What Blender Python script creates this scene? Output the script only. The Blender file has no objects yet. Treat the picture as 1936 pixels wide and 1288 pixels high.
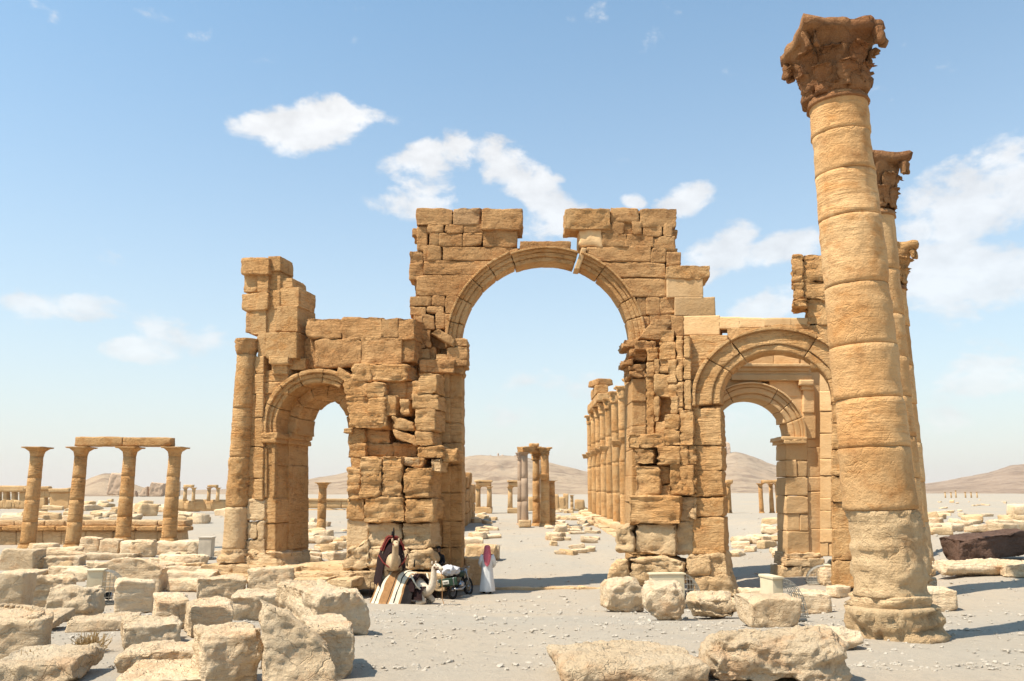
import bpy, bmesh, math, random
import numpy as np
from mathutils import Vector, Matrix

# ------------------------------------------------------------------ camera, sky, sun, exposure
scene = bpy.context.scene
col = scene.collection
FPX = 1550.0
PITCH = math.atan(286.0 / FPX)
CAMZ = 3.8
cam_d = bpy.data.cameras.new("camera")
cam = bpy.data.objects.new("camera", cam_d)
col.objects.link(cam)
cam.location = (0, 0, CAMZ)
cam.rotation_euler = (math.pi / 2 + PITCH, 0, 0)
cam_d.sensor_width = 36.0
cam_d.lens = 36.0 * FPX / 1936.0
cam_d.clip_start = 0.1
cam_d.clip_end = 20000
scene.camera = cam

SUN_EL = math.radians(60)
SUN_DIR = Vector((-0.89, -0.455, 0)).normalized()      # horizontal direction towards the sun
sun_vec = Vector((SUN_DIR.x * math.cos(SUN_EL), SUN_DIR.y * math.cos(SUN_EL), math.sin(SUN_EL)))
sd = bpy.data.lights.new("sun", 'SUN')
sd.energy = 5.0
sd.angle = math.radians(0.53)
sd.color = (1.0, 0.925, 0.80)
sun = bpy.data.objects.new("sun", sd)
col.objects.link(sun)
sun.rotation_euler = sun_vec.to_track_quat('Z', 'Y').to_euler()

def pixdir(px, py):
    u = (px - 968.0) / FPX
    v = (644.0 - py) / FPX
    c, s = math.cos(PITCH), math.sin(PITCH)
    return Vector((u, c - v * s, s + v * c))

world = bpy.data.worlds.new("World")
scene.world = world
world.use_nodes = True
nt = world.node_tree
nt.nodes.clear()
N = nt.nodes.new
L = nt.links.new
def math_node(tree, op, a, b=None, c=None, clamp=False):
    n = tree.nodes.new('ShaderNodeMath')
    n.operation = op
    n.use_clamp = clamp
    for i, x in enumerate((a, b, c)):
        if x is None:
            continue
        if isinstance(x, (int, float)):
            n.inputs[i].default_value = x
        else:
            tree.links.new(x, n.inputs[i])
    return n.outputs[0]
def wm(op, a, b=None, c=None, clamp=False):
    return math_node(nt, op, a, b, c, clamp)

sky = N('ShaderNodeTexSky')
sky.sky_type = 'NISHITA'
sky.sun_disc = False
sky.sun_elevation = SUN_EL
sky.sun_rotation = math.atan2(SUN_DIR.x, SUN_DIR.y)
sky.altitude = 400
sky.air_density = 1.05
sky.dust_density = 0.8
sky.ozone_density = 1.2
tc = N('ShaderNodeTexCoord')
sep = N('ShaderNodeSeparateXYZ')
L(tc.outputs['Generated'], sep.inputs[0])
az = wm('ARCTAN2', sep.outputs[0], sep.outputs[1])
el = wm('ARCSINE', sep.outputs[2])
comb = N('ShaderNodeCombineXYZ')
L(az, comb.inputs[0]); L(wm('MULTIPLY', el, 1.7), comb.inputs[1])
def wnoise(scale, detail, rough, w=0.0, dist=0.0):
    n = N('ShaderNodeTexNoise')
    n.noise_dimensions = '4D'
    n.inputs['Scale'].default_value = scale
    n.inputs['Detail'].default_value = detail
    n.inputs['Roughness'].default_value = rough
    n.inputs['W'].default_value = w
    n.inputs['Distortion'].default_value = dist
    L(comb.outputs[0], n.inputs['Vector'])
    return n.outputs[0]
n_edge = wnoise(15, 9, 0.6, 1.3, 0.2)
n_big = wnoise(5.0, 5, 0.55, 4.7)
n_warp = wnoise(8, 2, 0.5, 9.1)
n_warp2 = wnoise(8, 2, 0.5, 17.1)
azw = wm('ADD', az, wm('MULTIPLY', wm('SUBTRACT', n_warp, 0.5), 0.07))
elw = wm('ADD', el, wm('MULTIPLY', wm('SUBTRACT', n_warp2, 0.5), 0.05))
warped = N('ShaderNodeCombineXYZ'); L(azw, warped.inputs[0]); L(elw, warped.inputs[1])
# the clouds in view: centre pixel, half sizes in pixels, tilt (deg), strength
CLOUDS = [(590, 238, 150, 44, 14, 1.0), (800, 318, 92, 62, 20, 1.05), (770, 385, 90, 30, 0, 0.8), (985, 335, 95, 48, -30, 1.0),
          (1040, 385, 85, 42, -25, 1.0), (1030, 425, 60, 22, 0, .8), (1305, 372, 66, 32, 10, .9), (1192, 375, 22, 14, 0, .8),
          (1480, 470, 85, 34, 8, .95), (1375, 480, 60, 48, -10, .75), (1360, 525, 60, 30, 0, .7), (1465, 580, 75, 34, 10, .95),
          (1845, 375, 150, 75, 20, 1.1), (1800, 520, 110, 85, 5, .95), (1925, 528, 36, 24, 0, .9), (1880, 690, 120, 62, 10, .75),
          (120, 580, 105, 26, 0, .85), (345, 632, 105, 36, 0, .7), (255, 668, 80, 20, 0, .6), (1070, 722, 125, 28, 0, .6),
          (925, 790, 70, 22, 0, .45), (1400, 800, 90, 36, 0, .45), (1840, 790, 160, 30, 0, .4)]
cov = None
for (px, py, rx, ry, tilt, st) in CLOUDS:
    d = pixdir(px, py).normalized()
    a0, e0 = math.atan2(d.x, d.y), math.asin(d.z)
    ra = 1.12 * rx / FPX / max(.35, math.cos(e0)) * 1.0 * (d.length / (1 + ((px - 968) / FPX) ** 2) ** .5)
    re = 1.15 * ry / FPX
    t = math.radians(tilt)
    mp = N('ShaderNodeMapping'); mp.vector_type = 'TEXTURE'
    mp.inputs['Location'].default_value = (a0, e0, 0); mp.inputs['Rotation'].default_value = (0, 0, t); mp.inputs['Scale'].default_value = (ra, re, 1)
    L(warped.outputs[0], mp.inputs[0])
    ln = N('ShaderNodeVectorMath'); ln.operation = 'DOT_PRODUCT'
    L(mp.outputs[0], ln.inputs[0]); L(mp.outputs[0], ln.inputs[1])
    b = wm('MULTIPLY_ADD', ln.outputs['Value'], -0.72 * st, st)
    cov = b if cov is None else wm('SMOOTH_MAX', cov, b, 0.2)
cov = wm('MAXIMUM', cov, 0.0)
# the same kind of broken cloud goes on all round, outside the directions above
away = wm('SUBTRACT', 1.0, wm('MULTIPLY', wm('LESS_THAN', wm('ABSOLUTE', az), 0.75), wm('LESS_THAN', el, 0.72)))
gen = wm('MULTIPLY', wm('MULTIPLY', wm('SUBTRACT', n_big, 0.52), 4.0, clamp=True), away)
wisp = wm('MULTIPLY', wm('SUBTRACT', n_big, 0.6), 2.2, clamp=True)
cov = wm('MAXIMUM', cov, wm('MAXIMUM', gen, wisp))
dens = wm('SUBTRACT', wm('MULTIPLY_ADD', wm('SUBTRACT', n_edge, 0.5), 2.5, cov), 0.32)
alpha = N('ShaderNodeMapRange'); alpha.interpolation_type = 'SMOOTHSTEP'
L(dens, alpha.inputs[0]); alpha.inputs[1].default_value = 0.0; alpha.inputs[2].default_value = 0.5
alpha_out = wm('MULTIPLY', alpha.outputs[0], wm('MULTIPLY_ADD', wm('SMOOTH_MIN', el, 0.5, 0.1), 1.1, 0.42, clamp=True))
cr = N('ShaderNodeMixRGB')
cr.inputs[1].default_value = (3.75, 3.72, 3.75, 1)
cr.inputs[2].default_value = (5.1, 5.1, 5.1, 1)
n_sh = wnoise(17, 6, 0.6, 23.0, 0.2)
L(wm('MULTIPLY_ADD', wm('SUBTRACT', n_sh, 0.5), 2.6, wm('MULTIPLY_ADD', dens, 0.35, 0.5), clamp=True), cr.inputs[0])
hz = N('ShaderNodeMixRGB')
hz.inputs[2].default_value = (4.3, 4.0, 3.75, 1)
L(wm('POWER', 2.718, wm('MULTIPLY', wm('MAXIMUM', el, 0.0), -3.3)), hz.inputs[0])
tint = N('ShaderNodeMixRGB'); tint.blend_type = 'MULTIPLY'; tint.inputs[0].default_value = 1; tint.inputs[2].default_value = (.68, 1.07, 1.09, 1)
L(sky.outputs[0], tint.inputs[1]); L(tint.outputs[0], hz.inputs[1])
skymix = N('ShaderNodeMixRGB')
L(alpha_out, skymix.inputs[0]); L(hz.outputs[0], skymix.inputs[1]); L(cr.outputs[0], skymix.inputs[2])
bg = N('ShaderNodeBackground')
bg.inputs['Strength'].default_value = 0.138
L(skymix.outputs[0], bg.inputs['Color'])
wo = N('ShaderNodeOutputWorld')
L(bg.outputs[0], wo.inputs[0])

vs = scene.view_settings
vs.view_transform = 'Standard'
vs.look = 'None'
vs.exposure = 0.58
vs.gamma = 1.0
scene.render.engine = 'CYCLES'
scene.cycles.use_denoising = True
world.cycles.sampling_method = 'MANUAL'
world.cycles.sample_map_resolution = 512
scene.cycles.max_bounces = 5
scene.cycles.diffuse_bounces = 4
scene.cycles.sample_clamp_indirect = 8

# ------------------------------------------------------------------ noise, projection, ground
def _h(ix, iy, iz, s):
    h = (ix * 374761393 + iy * 668265263 + iz * 2147483647 + s * 1274126177) & 0xffffffff
    h = ((h ^ (h >> 13)) * 1274126177) & 0xffffffff
    h = ((h ^ (h >> 16)) * 2246822519) & 0xffffffff
    return ((h ^ (h >> 15)) & 0xffff) / 32767.5 - 1.0
def vnoise(P, s=0):
    P = np.asarray(P, float)
    I = np.floor(P).astype(np.int64)
    f = P - I
    u = f * f * f * (f * (f * 6 - 15) + 10)
    r = 0
    for a in (0, 1):
        wa = u[:, 0] if a else 1 - u[:, 0]
        for b in (0, 1):
            wb = wa * (u[:, 1] if b else 1 - u[:, 1])
            for c in (0, 1):
                r = r + wb * (u[:, 2] if c else 1 - u[:, 2]) * _h(I[:, 0] + a, I[:, 1] + b, I[:, 2] + c, s)
    return r
def fbm(P, octv=4, s=0, gain=0.5):
    r, a, f = 0, 1.0, 1.0
    for k in range(octv):
        r = r + a * vnoise(P * f + 17.3 * k, s + k)
        a *= gain; f *= 2.03
    return r
def sstep(a, b, x):
    t = np.clip((x - a) / (b - a), 0, 1)
    return t * t * (3 - 2 * t)
_HY = [-60, 0, 8, 12.5, 18, 25, 28, 31, 36, 46, 57, 80, 150, 300, 5000]
_HV = [1.7, 1.7, 1.78, 1.96, 2.55, 3.4, 3.66, 3.8, 3.8, 3.3, 2.8, 2.62, 2.55, 2.5, 2.5]
def gz(x, y):
    x = np.asarray(x, float); y = np.asarray(y, float)
    h = np.interp(y, _HY, _HV)
    xr = 5.7 + (y - 12.5) * 0.52
    t = sstep(-2.6, 1.2, x - np.minimum(xr, 17.0))
    h = h + (np.minimum(h, 2.04) - h) * t * (1 - sstep(60, 120, y))
    m = sstep(25, 30, y) * (1 - sstep(40, 50, y))
    h = h - 0.42 * sstep(6.5, 12, x) * m * (1 - t) - 0.45 * sstep(4.5, 10.5, -x) * m
    z = CAMZ - h
    P = np.stack([x.ravel(), y.ravel(), 0 * x.ravel()], 1)
    near = 1 - sstep(60, 160, np.hypot(x, y)).ravel()
    n = 0.05 * vnoise(P * 0.45, 3) + 0.022 * vnoise(P * 1.4, 4) + 0.008 * vnoise(P * 4.1, 5)
    far = 0.35 * vnoise(P * 0.035, 8)
    return z + (n * near + far * (1 - near)).reshape(x.shape)
def gz1(x, y):
    return float(gz(np.array([x]), np.array([y]))[0])
CP, SP = math.cos(PITCH), math.sin(PITCH)
def rays(px, py):
    px = np.asarray(px, float); py = np.asarray(py, float)
    u = (px - 968.0) / FPX; v = (644.0 - py) / FPX
    return np.stack([u, CP - v * SP, SP + v * CP], -1)
def ground(px, py):
    r = rays(px, py)
    t = np.concatenate([np.arange(3, 80, .08), np.arange(80, 900, 1.0)])
    P = r[None, :] * t[:, None]
    g = gz(P[:, 0], P[:, 1])
    below = (P[:, 2] + CAMZ) < g
    k = int(np.argmax(below)) if below.any() else len(t) - 1
    p = P[k]
    return Vector((p[0], p[1], gz1(p[0], p[1])))
def at_depth(px, py, y):
    r = rays(px, py)
    k = y / r[1]
    return Vector((r[0] * k, y, CAMZ + r[2] * k))
class Plane:
    """a vertical wall plane through pixel px at forward distance y, turned by yaw degrees (positive: its right end comes nearer)"""
    def __init__(s, px, y, yaw):
        r = rays(px, 930)
        s.p = np.array([r[0] / r[1] * y, y, 0.0])
        a = math.radians(yaw)
        s.n = np.array([-math.sin(a), -math.cos(a), 0.0])
    def hit(s, px, py, off=0.0):
        r = rays(px, py)
        o = np.array([0, 0, CAMZ])
        q = s.p + s.n * np.asarray(off, float)[..., None] if np.ndim(off) else s.p + s.n * off
        t = ((q - o) * s.n).sum(-1) / (r * s.n).sum(-1)
        return o + r * np.asarray(t)[..., None]

# ------------------------------------------------------------------ mesh helpers
def qmesh(name, V, F, ngons=(), smooth=True):
    me = bpy.data.meshes.new(name)
    V = np.asarray(V, np.float32); F = np.asarray(F, np.int32).reshape(-1, 4)
    nq = len(F)
    loops = np.concatenate([F.ravel()] + [np.asarray(g, np.int32) for g in ngons]) if len(ngons) else F.ravel()
    tot = np.concatenate([np.full(nq, 4, np.int32), np.array([len(g) for g in ngons], np.int32)])
    start = np.concatenate([[0], np.cumsum(tot)[:-1]]).astype(np.int32)
    me.vertices.add(len(V)); me.vertices.foreach_set('co', V.ravel())
    me.loops.add(len(loops)); me.loops.foreach_set('vertex_index', loops)
    me.polygons.add(len(tot)); me.polygons.foreach_set('loop_start', start); me.polygons.foreach_set('loop_total', tot)
    me.polygons.foreach_set('use_smooth', np.full(len(tot), smooth, bool))
    me.update(calc_edges=True)
    return me
def tag(o, label=None, cat=None, group=None, kind=None):
    if label: o['label'] = label
    if cat: o['category'] = cat
    if group: o['group'] = group
    if kind: o['kind'] = kind
    return o
def link(name, me, mat=None, parent=None, loc=(0, 0, 0)):
    o = bpy.data.objects.new(name, me)
    col.objects.link(o)
    o.location = loc
    if parent is not None:
        o.parent = parent
    if mat is not None and me is not None and not me.materials:
        me.materials.append(mat)
    return o
def empty(name, loc, label, cat, group=None, rz=0.0):
    o = bpy.data.objects.new(name, None)
    o.empty_display_size = 0.3
    col.objects.link(o)
    o.location = loc
    o.rotation_euler = (0, 0, rz)
    tag(o, label, cat, group, 'thing')
    return o
def place(name, V, F, mat, parent=None, ngons=(), smooth=True):
    """world-space vertices -> an object whose origin is their centre, a child of parent when given (parent unrotated)"""
    V = np.asarray(V, float)
    c = V.mean(0)
    me = qmesh(name, V - c, F, ngons, smooth)
    base = np.array(parent.location) if parent is not None else np.zeros(3)
    if parent is not None and parent.parent is not None:
        base = base + np.array(parent.parent.location)
    return link(name, me, mat, parent, c - base)
_topo = {}
def cube_topo(nx, ny, nz):
    k = (nx, ny, nz)
    if k in _topo: return _topo[k]
    I = -np.ones((nx + 1, ny + 1, nz + 1), np.int64)
    m = np.ones(I.shape, bool); m[1:-1, 1:-1, 1:-1] = False
    I[m] = np.arange(m.sum())
    G = np.argwhere(m)
    fs = []
    def grid(A, flip):
        q = np.stack([A[:-1, :-1], A[1:, :-1], A[1:, 1:], A[:-1, 1:]], -1).reshape(-1, 4)
        fs.append(q[:, ::-1] if flip else q)
    grid(I[:, :, 0], True); grid(I[:, :, -1], False)
    grid(I[:, 0, :], False); grid(I[:, -1, :], True)
    grid(I[0, :, :], True); grid(I[-1, :, :], False)
    r = (G / np.array([nx, ny, nz]) * 2 - 1, np.concatenate(fs))
    _topo[k] = r
    return r
def chip_planes(q, H, seed, n, lo=.03, hi=.14):
    """knock off corners and edges along random planes"""
    rnd = np.random.RandomState(seed % 99991)
    for _ in range(n):
        d = rnd.choice([-1.0, 1.0], 3) * (.35 + rnd.rand(3))
        if rnd.rand() < .45: d[rnd.randint(3)] *= .12
        d = d / H
        d /= np.linalg.norm(d)
        s = q @ d
        m = s.max()
        lim = m - (m - np.median(s)) * rnd.uniform(lo, hi) * 2.0
        q = q - np.maximum(0, s - lim)[:, None] * d * .97
    return q
def rounded(H, seg, r, seed, maxn=44, chip=0.6):
    """a box surface of half sizes H with irregularly rounded edges: params, offsets in -1..1, normals"""
    H = np.asarray(H, float)
    n = np.clip(np.ceil(2 * H / seg).astype(int), 3, maxn)
    p, F = cube_topo(*n)
    p = np.sign(p) * (1 - (1 - np.abs(p)) ** 1.35)
    q = p * H
    rr = r * (1 + chip * fbm(q * (1.6 / max(.25, H.mean())) + seed * 3.7, 3, seed))
    rr = np.clip(rr, 0.02 * H.min(), 0.9 * H.min())[:, None]
    inner = np.clip(q, -(H - rr), H - rr)
    d = q - inner
    ln = np.linalg.norm(d, axis=1, keepdims=True)
    nrm = d / np.maximum(ln, 1e-9)
    q = inner + rr * nrm
    if chip > .5:
        q = chip_planes(q, H, seed, 6, .008, .05)
    return q, q / H, nrm, F
def erode(P, nrm, amp, strata, seed, freq=1.0):
    """weathering: broad lumps, horizontal bedding layers, pits"""
    a = fbm(P * 3.0 * freq, 4, seed, .58) * 0.5
    st = fbm(P * np.array([1.5, 1.5, 11.0]) * freq, 3, seed + 31)
    st = np.where(st > 0, st * 0.4, np.maximum(st * 2.2, -.75)) * strata
    pit = np.minimum(0, fbm(P * 8.0 * freq, 2, seed + 57) + 0.2) * 0.9
    chipm = np.minimum(0, fbm(P * 1.5 * freq, 3, seed + 71) + .32) * 1.1
    return P + nrm * (amp * (a + st + pit + chipm))[:, None]

# ------------------------------------------------------------------ materials
def rgb(r, g, b):
    return (r, g, b, 1.0)
def new_mat(name):
    m = bpy.data.materials.new(name)
    m.use_nodes = True
    t = m.node_tree
    b = t.nodes['Principled BSDF']
    b.inputs['Roughness'].default_value = 0.92
    b.inputs['Specular IOR Level'].default_value = 0.15
    return m, t, b
def tnoise(t, vec, scale, detail=4, rough=.55, dist=0):
    n = t.nodes.new('ShaderNodeTexNoise')
    n.inputs['Scale'].default_value = scale
    n.inputs['Detail'].default_value = detail
    n.inputs['Roughness'].default_value = rough
    n.inputs['Distortion'].default_value = dist
    t.links.new(vec, n.inputs['Vector'])
    return n.outputs[0]
def tmap(t, vec, sc):
    m = t.nodes.new('ShaderNodeVectorMath'); m.operation = 'MULTIPLY'
    t.links.new(vec, m.inputs[0]); m.inputs[1].default_value = sc
    return m.outputs[0]
def tmix(t, f, a, b, mode='MIX'):
    m = t.nodes.new('ShaderNodeMixRGB'); m.blend_type = mode
    for i, x in ((0, f), (1, a), (2, b)):
        if isinstance(x, (int, float)): m.inputs[i].default_value = x
        elif isinstance(x, tuple): m.inputs[i].default_value = x
        else: t.links.new(x, m.inputs[i])
    return m.outputs[0]
def tramp(t, x, lo, hi):
    m = t.nodes.new('ShaderNodeMapRange'); m.interpolation_type = 'SMOOTHSTEP'
    t.links.new(x, m.inputs[0]); m.inputs[1].default_value = lo; m.inputs[2].default_value = hi
    return m.outputs[0]
def stone_mat(name, a, b, dark, bump=0.5, strata=0.5, darkamt=0.6, grain=1.0, pink=None, vary=0.16):
    m, t, bs = new_mat(name)
    g = t.nodes.new('ShaderNodeNewGeometry').outputs['Position']
    oi = t.nodes.new('ShaderNodeObjectInfo').outputs['Random']
    big = tramp(t, tnoise(t, g, .55, 4, .6, .4), .36, .64)
    c = tmix(t, big, rgb(*a), rgb(*b))
    if pink:
        c = tmix(t, math_node(t, 'MULTIPLY', tramp(t, tnoise(t, tmap(t, g, (1, 1, 1.6)), 1.9, 4, .6, .5), .52, .7), .7), c, rgb(*pink))
    med = tramp(t, tnoise(t, g, 2.6, 8, .68, .3), .5, .78)
    c = tmix(t, math_node(t, 'MULTIPLY', med, darkamt), c, rgb(*dark))
    # thin stains running down from joints, and bedding lines
    run = tramp(t, tnoise(t, tmap(t, g, (4.5, 4.5, .45)), 1.1, 5, .6), .55, .8)
    c = tmix(t, math_node(t, 'MULTIPLY', run, darkamt * .55), c, rgb(*dark))
    bed = tnoise(t, tmap(t, g, (1.0, 1.0, 9.0)), 1.7, 6, .65, .25)
    c = tmix(t, math_node(t, 'MULTIPLY', tramp(t, bed, .5, .4), math_node(t, 'MULTIPLY', tramp(t, oi, .25, .95), .4 * strata)), c, rgb(*[x * .55 for x in dark]))
    fine = tnoise(t, g, 34, 6, .7)
    c = tmix(t, .22 * grain, c, tmix(t, fine, rgb(.25, .22, .2), rgb(1, 1, 1)), 'OVERLAY')
    v = math_node(t, 'MULTIPLY_ADD', oi, 2 * vary, 1 - vary)
    vm = t.nodes.new('ShaderNodeVectorMath'); vm.operation = 'SCALE'
    t.links.new(c, vm.inputs[0]); t.links.new(v, vm.inputs['Scale'])
    t.links.new(vm.outputs[0], bs.inputs['Base Color'])
    vor = t.nodes.new('ShaderNodeTexVoronoi'); vor.feature = 'DISTANCE_TO_EDGE'
    vor.inputs['Scale'].default_value = 3.2
    warp = t.nodes.new('ShaderNodeVectorMath'); warp.operation = 'ADD'
    t.links.new(g, warp.inputs[0])
    wn = t.nodes.new('ShaderNodeTexNoise'); wn.inputs['Scale'].default_value = 2.2; wn.inputs['Detail'].default_value = 4
    t.links.new(g, wn.inputs['Vector'])
    t.links.new(tmap(t, wn.outputs['Color'], (.8, .8, .8)), warp.inputs[1])
    t.links.new(tmap(t, warp.outputs[0], (.45, .45, 1.5)), vor.inputs['Vector'])
    crack = math_node(t, 'MAXIMUM', tramp(t, vor.outputs['Distance'], 0.0, 0.04), tramp(t, big, .2, .75))
    lump = tnoise(t, g, 9, 8, .68)
    h = math_node(t, 'ADD', math_node(t, 'MULTIPLY', bed, math_node(t, 'MULTIPLY_ADD', tramp(t, oi, .25, .95), 1.3 * strata, .25 * strata)), math_node(t, 'ADD', math_node(t, 'MULTIPLY', lump, 0.8), math_node(t, 'MULTIPLY', fine, .18)))
    h = math_node(t, 'ADD', h, math_node(t, 'MULTIPLY', crack, .22 * grain))
    bp = t.nodes.new('ShaderNodeBump')
    bp.inputs['Strength'].default_value = bump
    bp.inputs['Distance'].default_value = 0.15
    t.links.new(h, bp.inputs['Height'])
    t.links.new(bp.outputs[0], bs.inputs['Normal'])
    return m
M_GOLD = stone_mat('golden_limestone', (.55, .295, .115), (.62, .37, .168), (.22, .09, .03), 1.0, .7, .6, 1.0, (.53, .25, .082))
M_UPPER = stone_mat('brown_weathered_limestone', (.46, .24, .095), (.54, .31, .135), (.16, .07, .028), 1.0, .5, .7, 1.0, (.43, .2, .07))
M_LOW = stone_mat('pale_ochre_limestone', (.61, .395, .205), (.67, .465, .265), (.36, .18, .075), .9, .6, .5)
M_SMOOTH = stone_mat('dressed_tan_limestone', (.58, .355, .165), (.63, .41, .21), (.38, .20, .085), .3, .3, .35, .5)
M_PALE = stone_mat('pale_cream_limestone', (.74, .53, .325), (.77, .585, .385), (.48, .24, .095), 1.0, .5, .5, .8, (.72, .435, .24))
M_SHAFT = stone_mat('shaft_limestone', (.54, .29, .115), (.62, .385, .185), (.28, .115, .035), .55, .6, .7, .6, (.50, .235, .078))
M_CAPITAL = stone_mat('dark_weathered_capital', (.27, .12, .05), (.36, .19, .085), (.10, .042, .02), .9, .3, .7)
M_PEBBLE = stone_mat('grey_pebbles', (.46, .40, .32), (.52, .45, .36), (.28, .23, .18), .5, .2, .5)
M_DARKBLOCK = stone_mat('dark_brown_stone', (.125, .075, .052), (.17, .10, .07), (.06, .035, .025), 1.0, .4, .5)
M_GRANITE = stone_mat('grey_granite', (.36, .25, .165), (.40, .285, .195), (.25, .165, .11), .2, .2, .3)
M_FAR = stone_mat('distant_tan_masonry', (.52, .32, .15), (.57, .375, .19), (.27, .14, .06), .6, .5, .5)
M_CORE = stone_mat('rubble_core', (.44, .255, .12), (.50, .305, .15), (.22, .105, .048), .9, .5, .6)

# ------------------------------------------------------------------ ground
def graded(lim, n, k):
    t = np.linspace(-1, 1, n)
    return np.sinh(t * k) / math.sinh(k) * lim
def build_ground():
    gx = graded(4200, 361, 8.2)
    t = np.linspace(0, 1, 420)
    gy = -40 + (np.exp(t * 6.2) - 1) / (math.exp(6.2) - 1) * 6000 + t * 34
    X, Y = np.meshgrid(gx, gy, indexing='ij')
    Z = gz(X, Y)
    V = np.stack([X, Y, Z], -1).reshape(-1, 3)
    I = np.arange(X.size).reshape(X.shape)
    F = np.stack([I[:-1, :-1], I[1:, :-1], I[1:, 1:], I[:-1, 1:]], -1).reshape(-1, 4)
    m, tt, bs = new_mat('sandy_ground')
    g = tt.nodes.new('ShaderNodeNewGeometry').outputs['Position']
    c = tmix(tt, tramp(tt, tnoise(tt, g, .13, 6, .6, .4), .38, .64), rgb(.36, .31, .245), rgb(.40, .325, .24))
    c = tmix(tt, math_node(tt, 'MULTIPLY', tramp(tt, tnoise(tt, g, 4.0, 8, .75, .5), .48, .7), .5), c, rgb(.27, .235, .19))
    c = tmix(tt, math_node(tt, 'MULTIPLY', tramp(tt, tnoise(tt, g, .7, 8, .7, .5), .5, .75), .5), c, rgb(.315, .275, .225))
    grav = tnoise(tt, g, 22, 8, .75)
    c = tmix(tt, math_node(tt, 'MULTIPLY', tramp(tt, grav, .54, .68), .42), c, rgb(.24, .21, .18))
    c = tmix(tt, math_node(tt, 'MULTIPLY', tramp(tt, tnoise(tt, g, 55, 4, .6), .60, .72), .55), c, rgb(.52, .47, .40))
    tt.links.new(c, bs.inputs['Base Color'])
    h = math_node(tt, 'ADD', math_node(tt, 'MULTIPLY', grav, .6), math_node(tt, 'MULTIPLY', tnoise(tt, g, 3.5, 8, .7), 1.2))
    bp = tt.nodes.new('ShaderNodeBump'); bp.inputs['Strength'].default_value = .7; bp.inputs['Distance'].default_value = .06
    tt.links.new(h, bp.inputs['Height']); tt.links.new(bp.outputs[0], bs.inputs['Normal'])
    o = link('ground', qmesh('ground', V, F), m)
    tag(o, 'pale sandy gravel ground sloping down to the arch', None, None, 'structure')
build_ground()

# ------------------------------------------------------------------ wall blocks traced on wall planes
_seed = [100]
def block(parent, plane, q, off=0.0, thick=0.9, mat=None, r=0.05, amp=0.028, strata=0.6, name='stone_block', seg=0.09, jit=0.8,
          mapfn=None, prof=None, grow=0.9, chip=0.6, size=None):
    """one stone: q = (x0,y0,x1,y1) or four corner pixels TL,TR,BR,BL on the wall plane; off = metres proud of it; thick = depth"""
    _seed[0] += 1
    sd_ = _seed[0]
    rnd = random.Random(sd_)
    if mapfn is None:
        if len(q) == 4 and not hasattr(q[0], '__len__'):
            x0, y0, x1, y1 = q
            x0 -= grow; x1 += grow; y0 -= grow * .5; y1 += grow * .5
            q = [(x0, y0), (x1, y0), (x1, y1), (x0, y1)]
        q = np.array([(a + rnd.uniform(-jit, jit), b + rnd.uniform(-jit, jit)) for a, b in q], float)
        def mapfn(u, v):
            s = (u + 1) / 2; t = (1 - v) / 2
            s = s[:, None]; t = t[:, None]
            return (1 - s) * (1 - t) * q[0] + s * (1 - t) * q[1] + s * t * q[2] + (1 - s) * t * q[3]
    c = mapfn(np.array([-1., 1, 0, 0, 0]), np.array([0., 0, -1, 1, 0]))
    C = plane.hit(c[:, 0], c[:, 1], off)
    H = np.array([np.linalg.norm(C[1] - C[0]) / 2, np.linalg.norm(C[3] - C[2]) / 2, thick / 2])
    if size: H[0] = size / 2
    qq, pp, nr, F = rounded(H, seg, min(r * .42, .4 * H.min()), sd_, chip=chip * 1.1)
    px = mapfn(pp[:, 0], pp[:, 1])
    P = plane.hit(px[:, 0], px[:, 1], off)
    Nn = plane.n
    R = np.cross(np.array([0, 0, 1.0]), Nn) * -1.0
    if R[0] < 0: R = -R
    d = (pp[:, 2] - 1) / 2 * thick
    if prof is not None:
        d = d + prof(pp[:, 0], pp[:, 1]) * (pp[:, 2] + 1) / 2
    P = P + Nn[None, :] * d[:, None]
    nw = nr[:, :1] * R + nr[:, 1:2] * np.array([0, 0, 1.0]) + nr[:, 2:3] * Nn
    P = erode(P, nw, amp * 1.2, strata, sd_)
    return place(name, P, F, mat, parent)
class Zm:
    def __init__(s, x0, y0, k): s.x0, s.y0, s.k = x0, y0, k
    def x(s, X): return s.x0 + X / s.k
    def y(s, Y): return s.y0 + Y / s.k
    def q(s, t):
        if len(t) == 4: return (s.x(t[0]), s.y(t[1]), s.x(t[2]), s.y(t[3]))
        return [(s.x(t[i]), s.y(t[i + 1])) for i in range(0, 8, 2)]
def blocks(parent, plane, zm, rows, off, thick, mat, **kw):
    for t in rows:
        o, th, mm, extra = off, thick, mat, dict(kw)
        if isinstance(t[-1], dict):
            d = dict(t[-1]); t = t[:-1]
            o = d.pop('off', o); th = d.pop('thick', th); mm = d.pop('mat', mm); extra.update(d)
        block(parent, plane, zm.q(t) if zm else t, o, th, mm, **extra)
def bands(parent, plane, cx, cy, ri, ro, angs, off, thick, mat, cuts, name='archivolt_band', shift=None, **kw):
    """an arch ring with stepped mouldings: cuts = [(share outwards, metres proud)]; each voussoir is cut into its fasciae"""
    ri = np.array(ri if hasattr(ri, '__len__') else (ri, ri), float); ro = np.array(ro if hasattr(ro, '__len__') else (ro, ro), float)
    a = 0.0
    for (b_, pr) in cuts:
        ring(parent, plane, cx, cy, tuple(ri + (ro - ri) * a), tuple(ri + (ro - ri) * b_), angs, off + pr, thick + pr, mat, None, name, shift, **kw)
        a = b_
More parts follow.
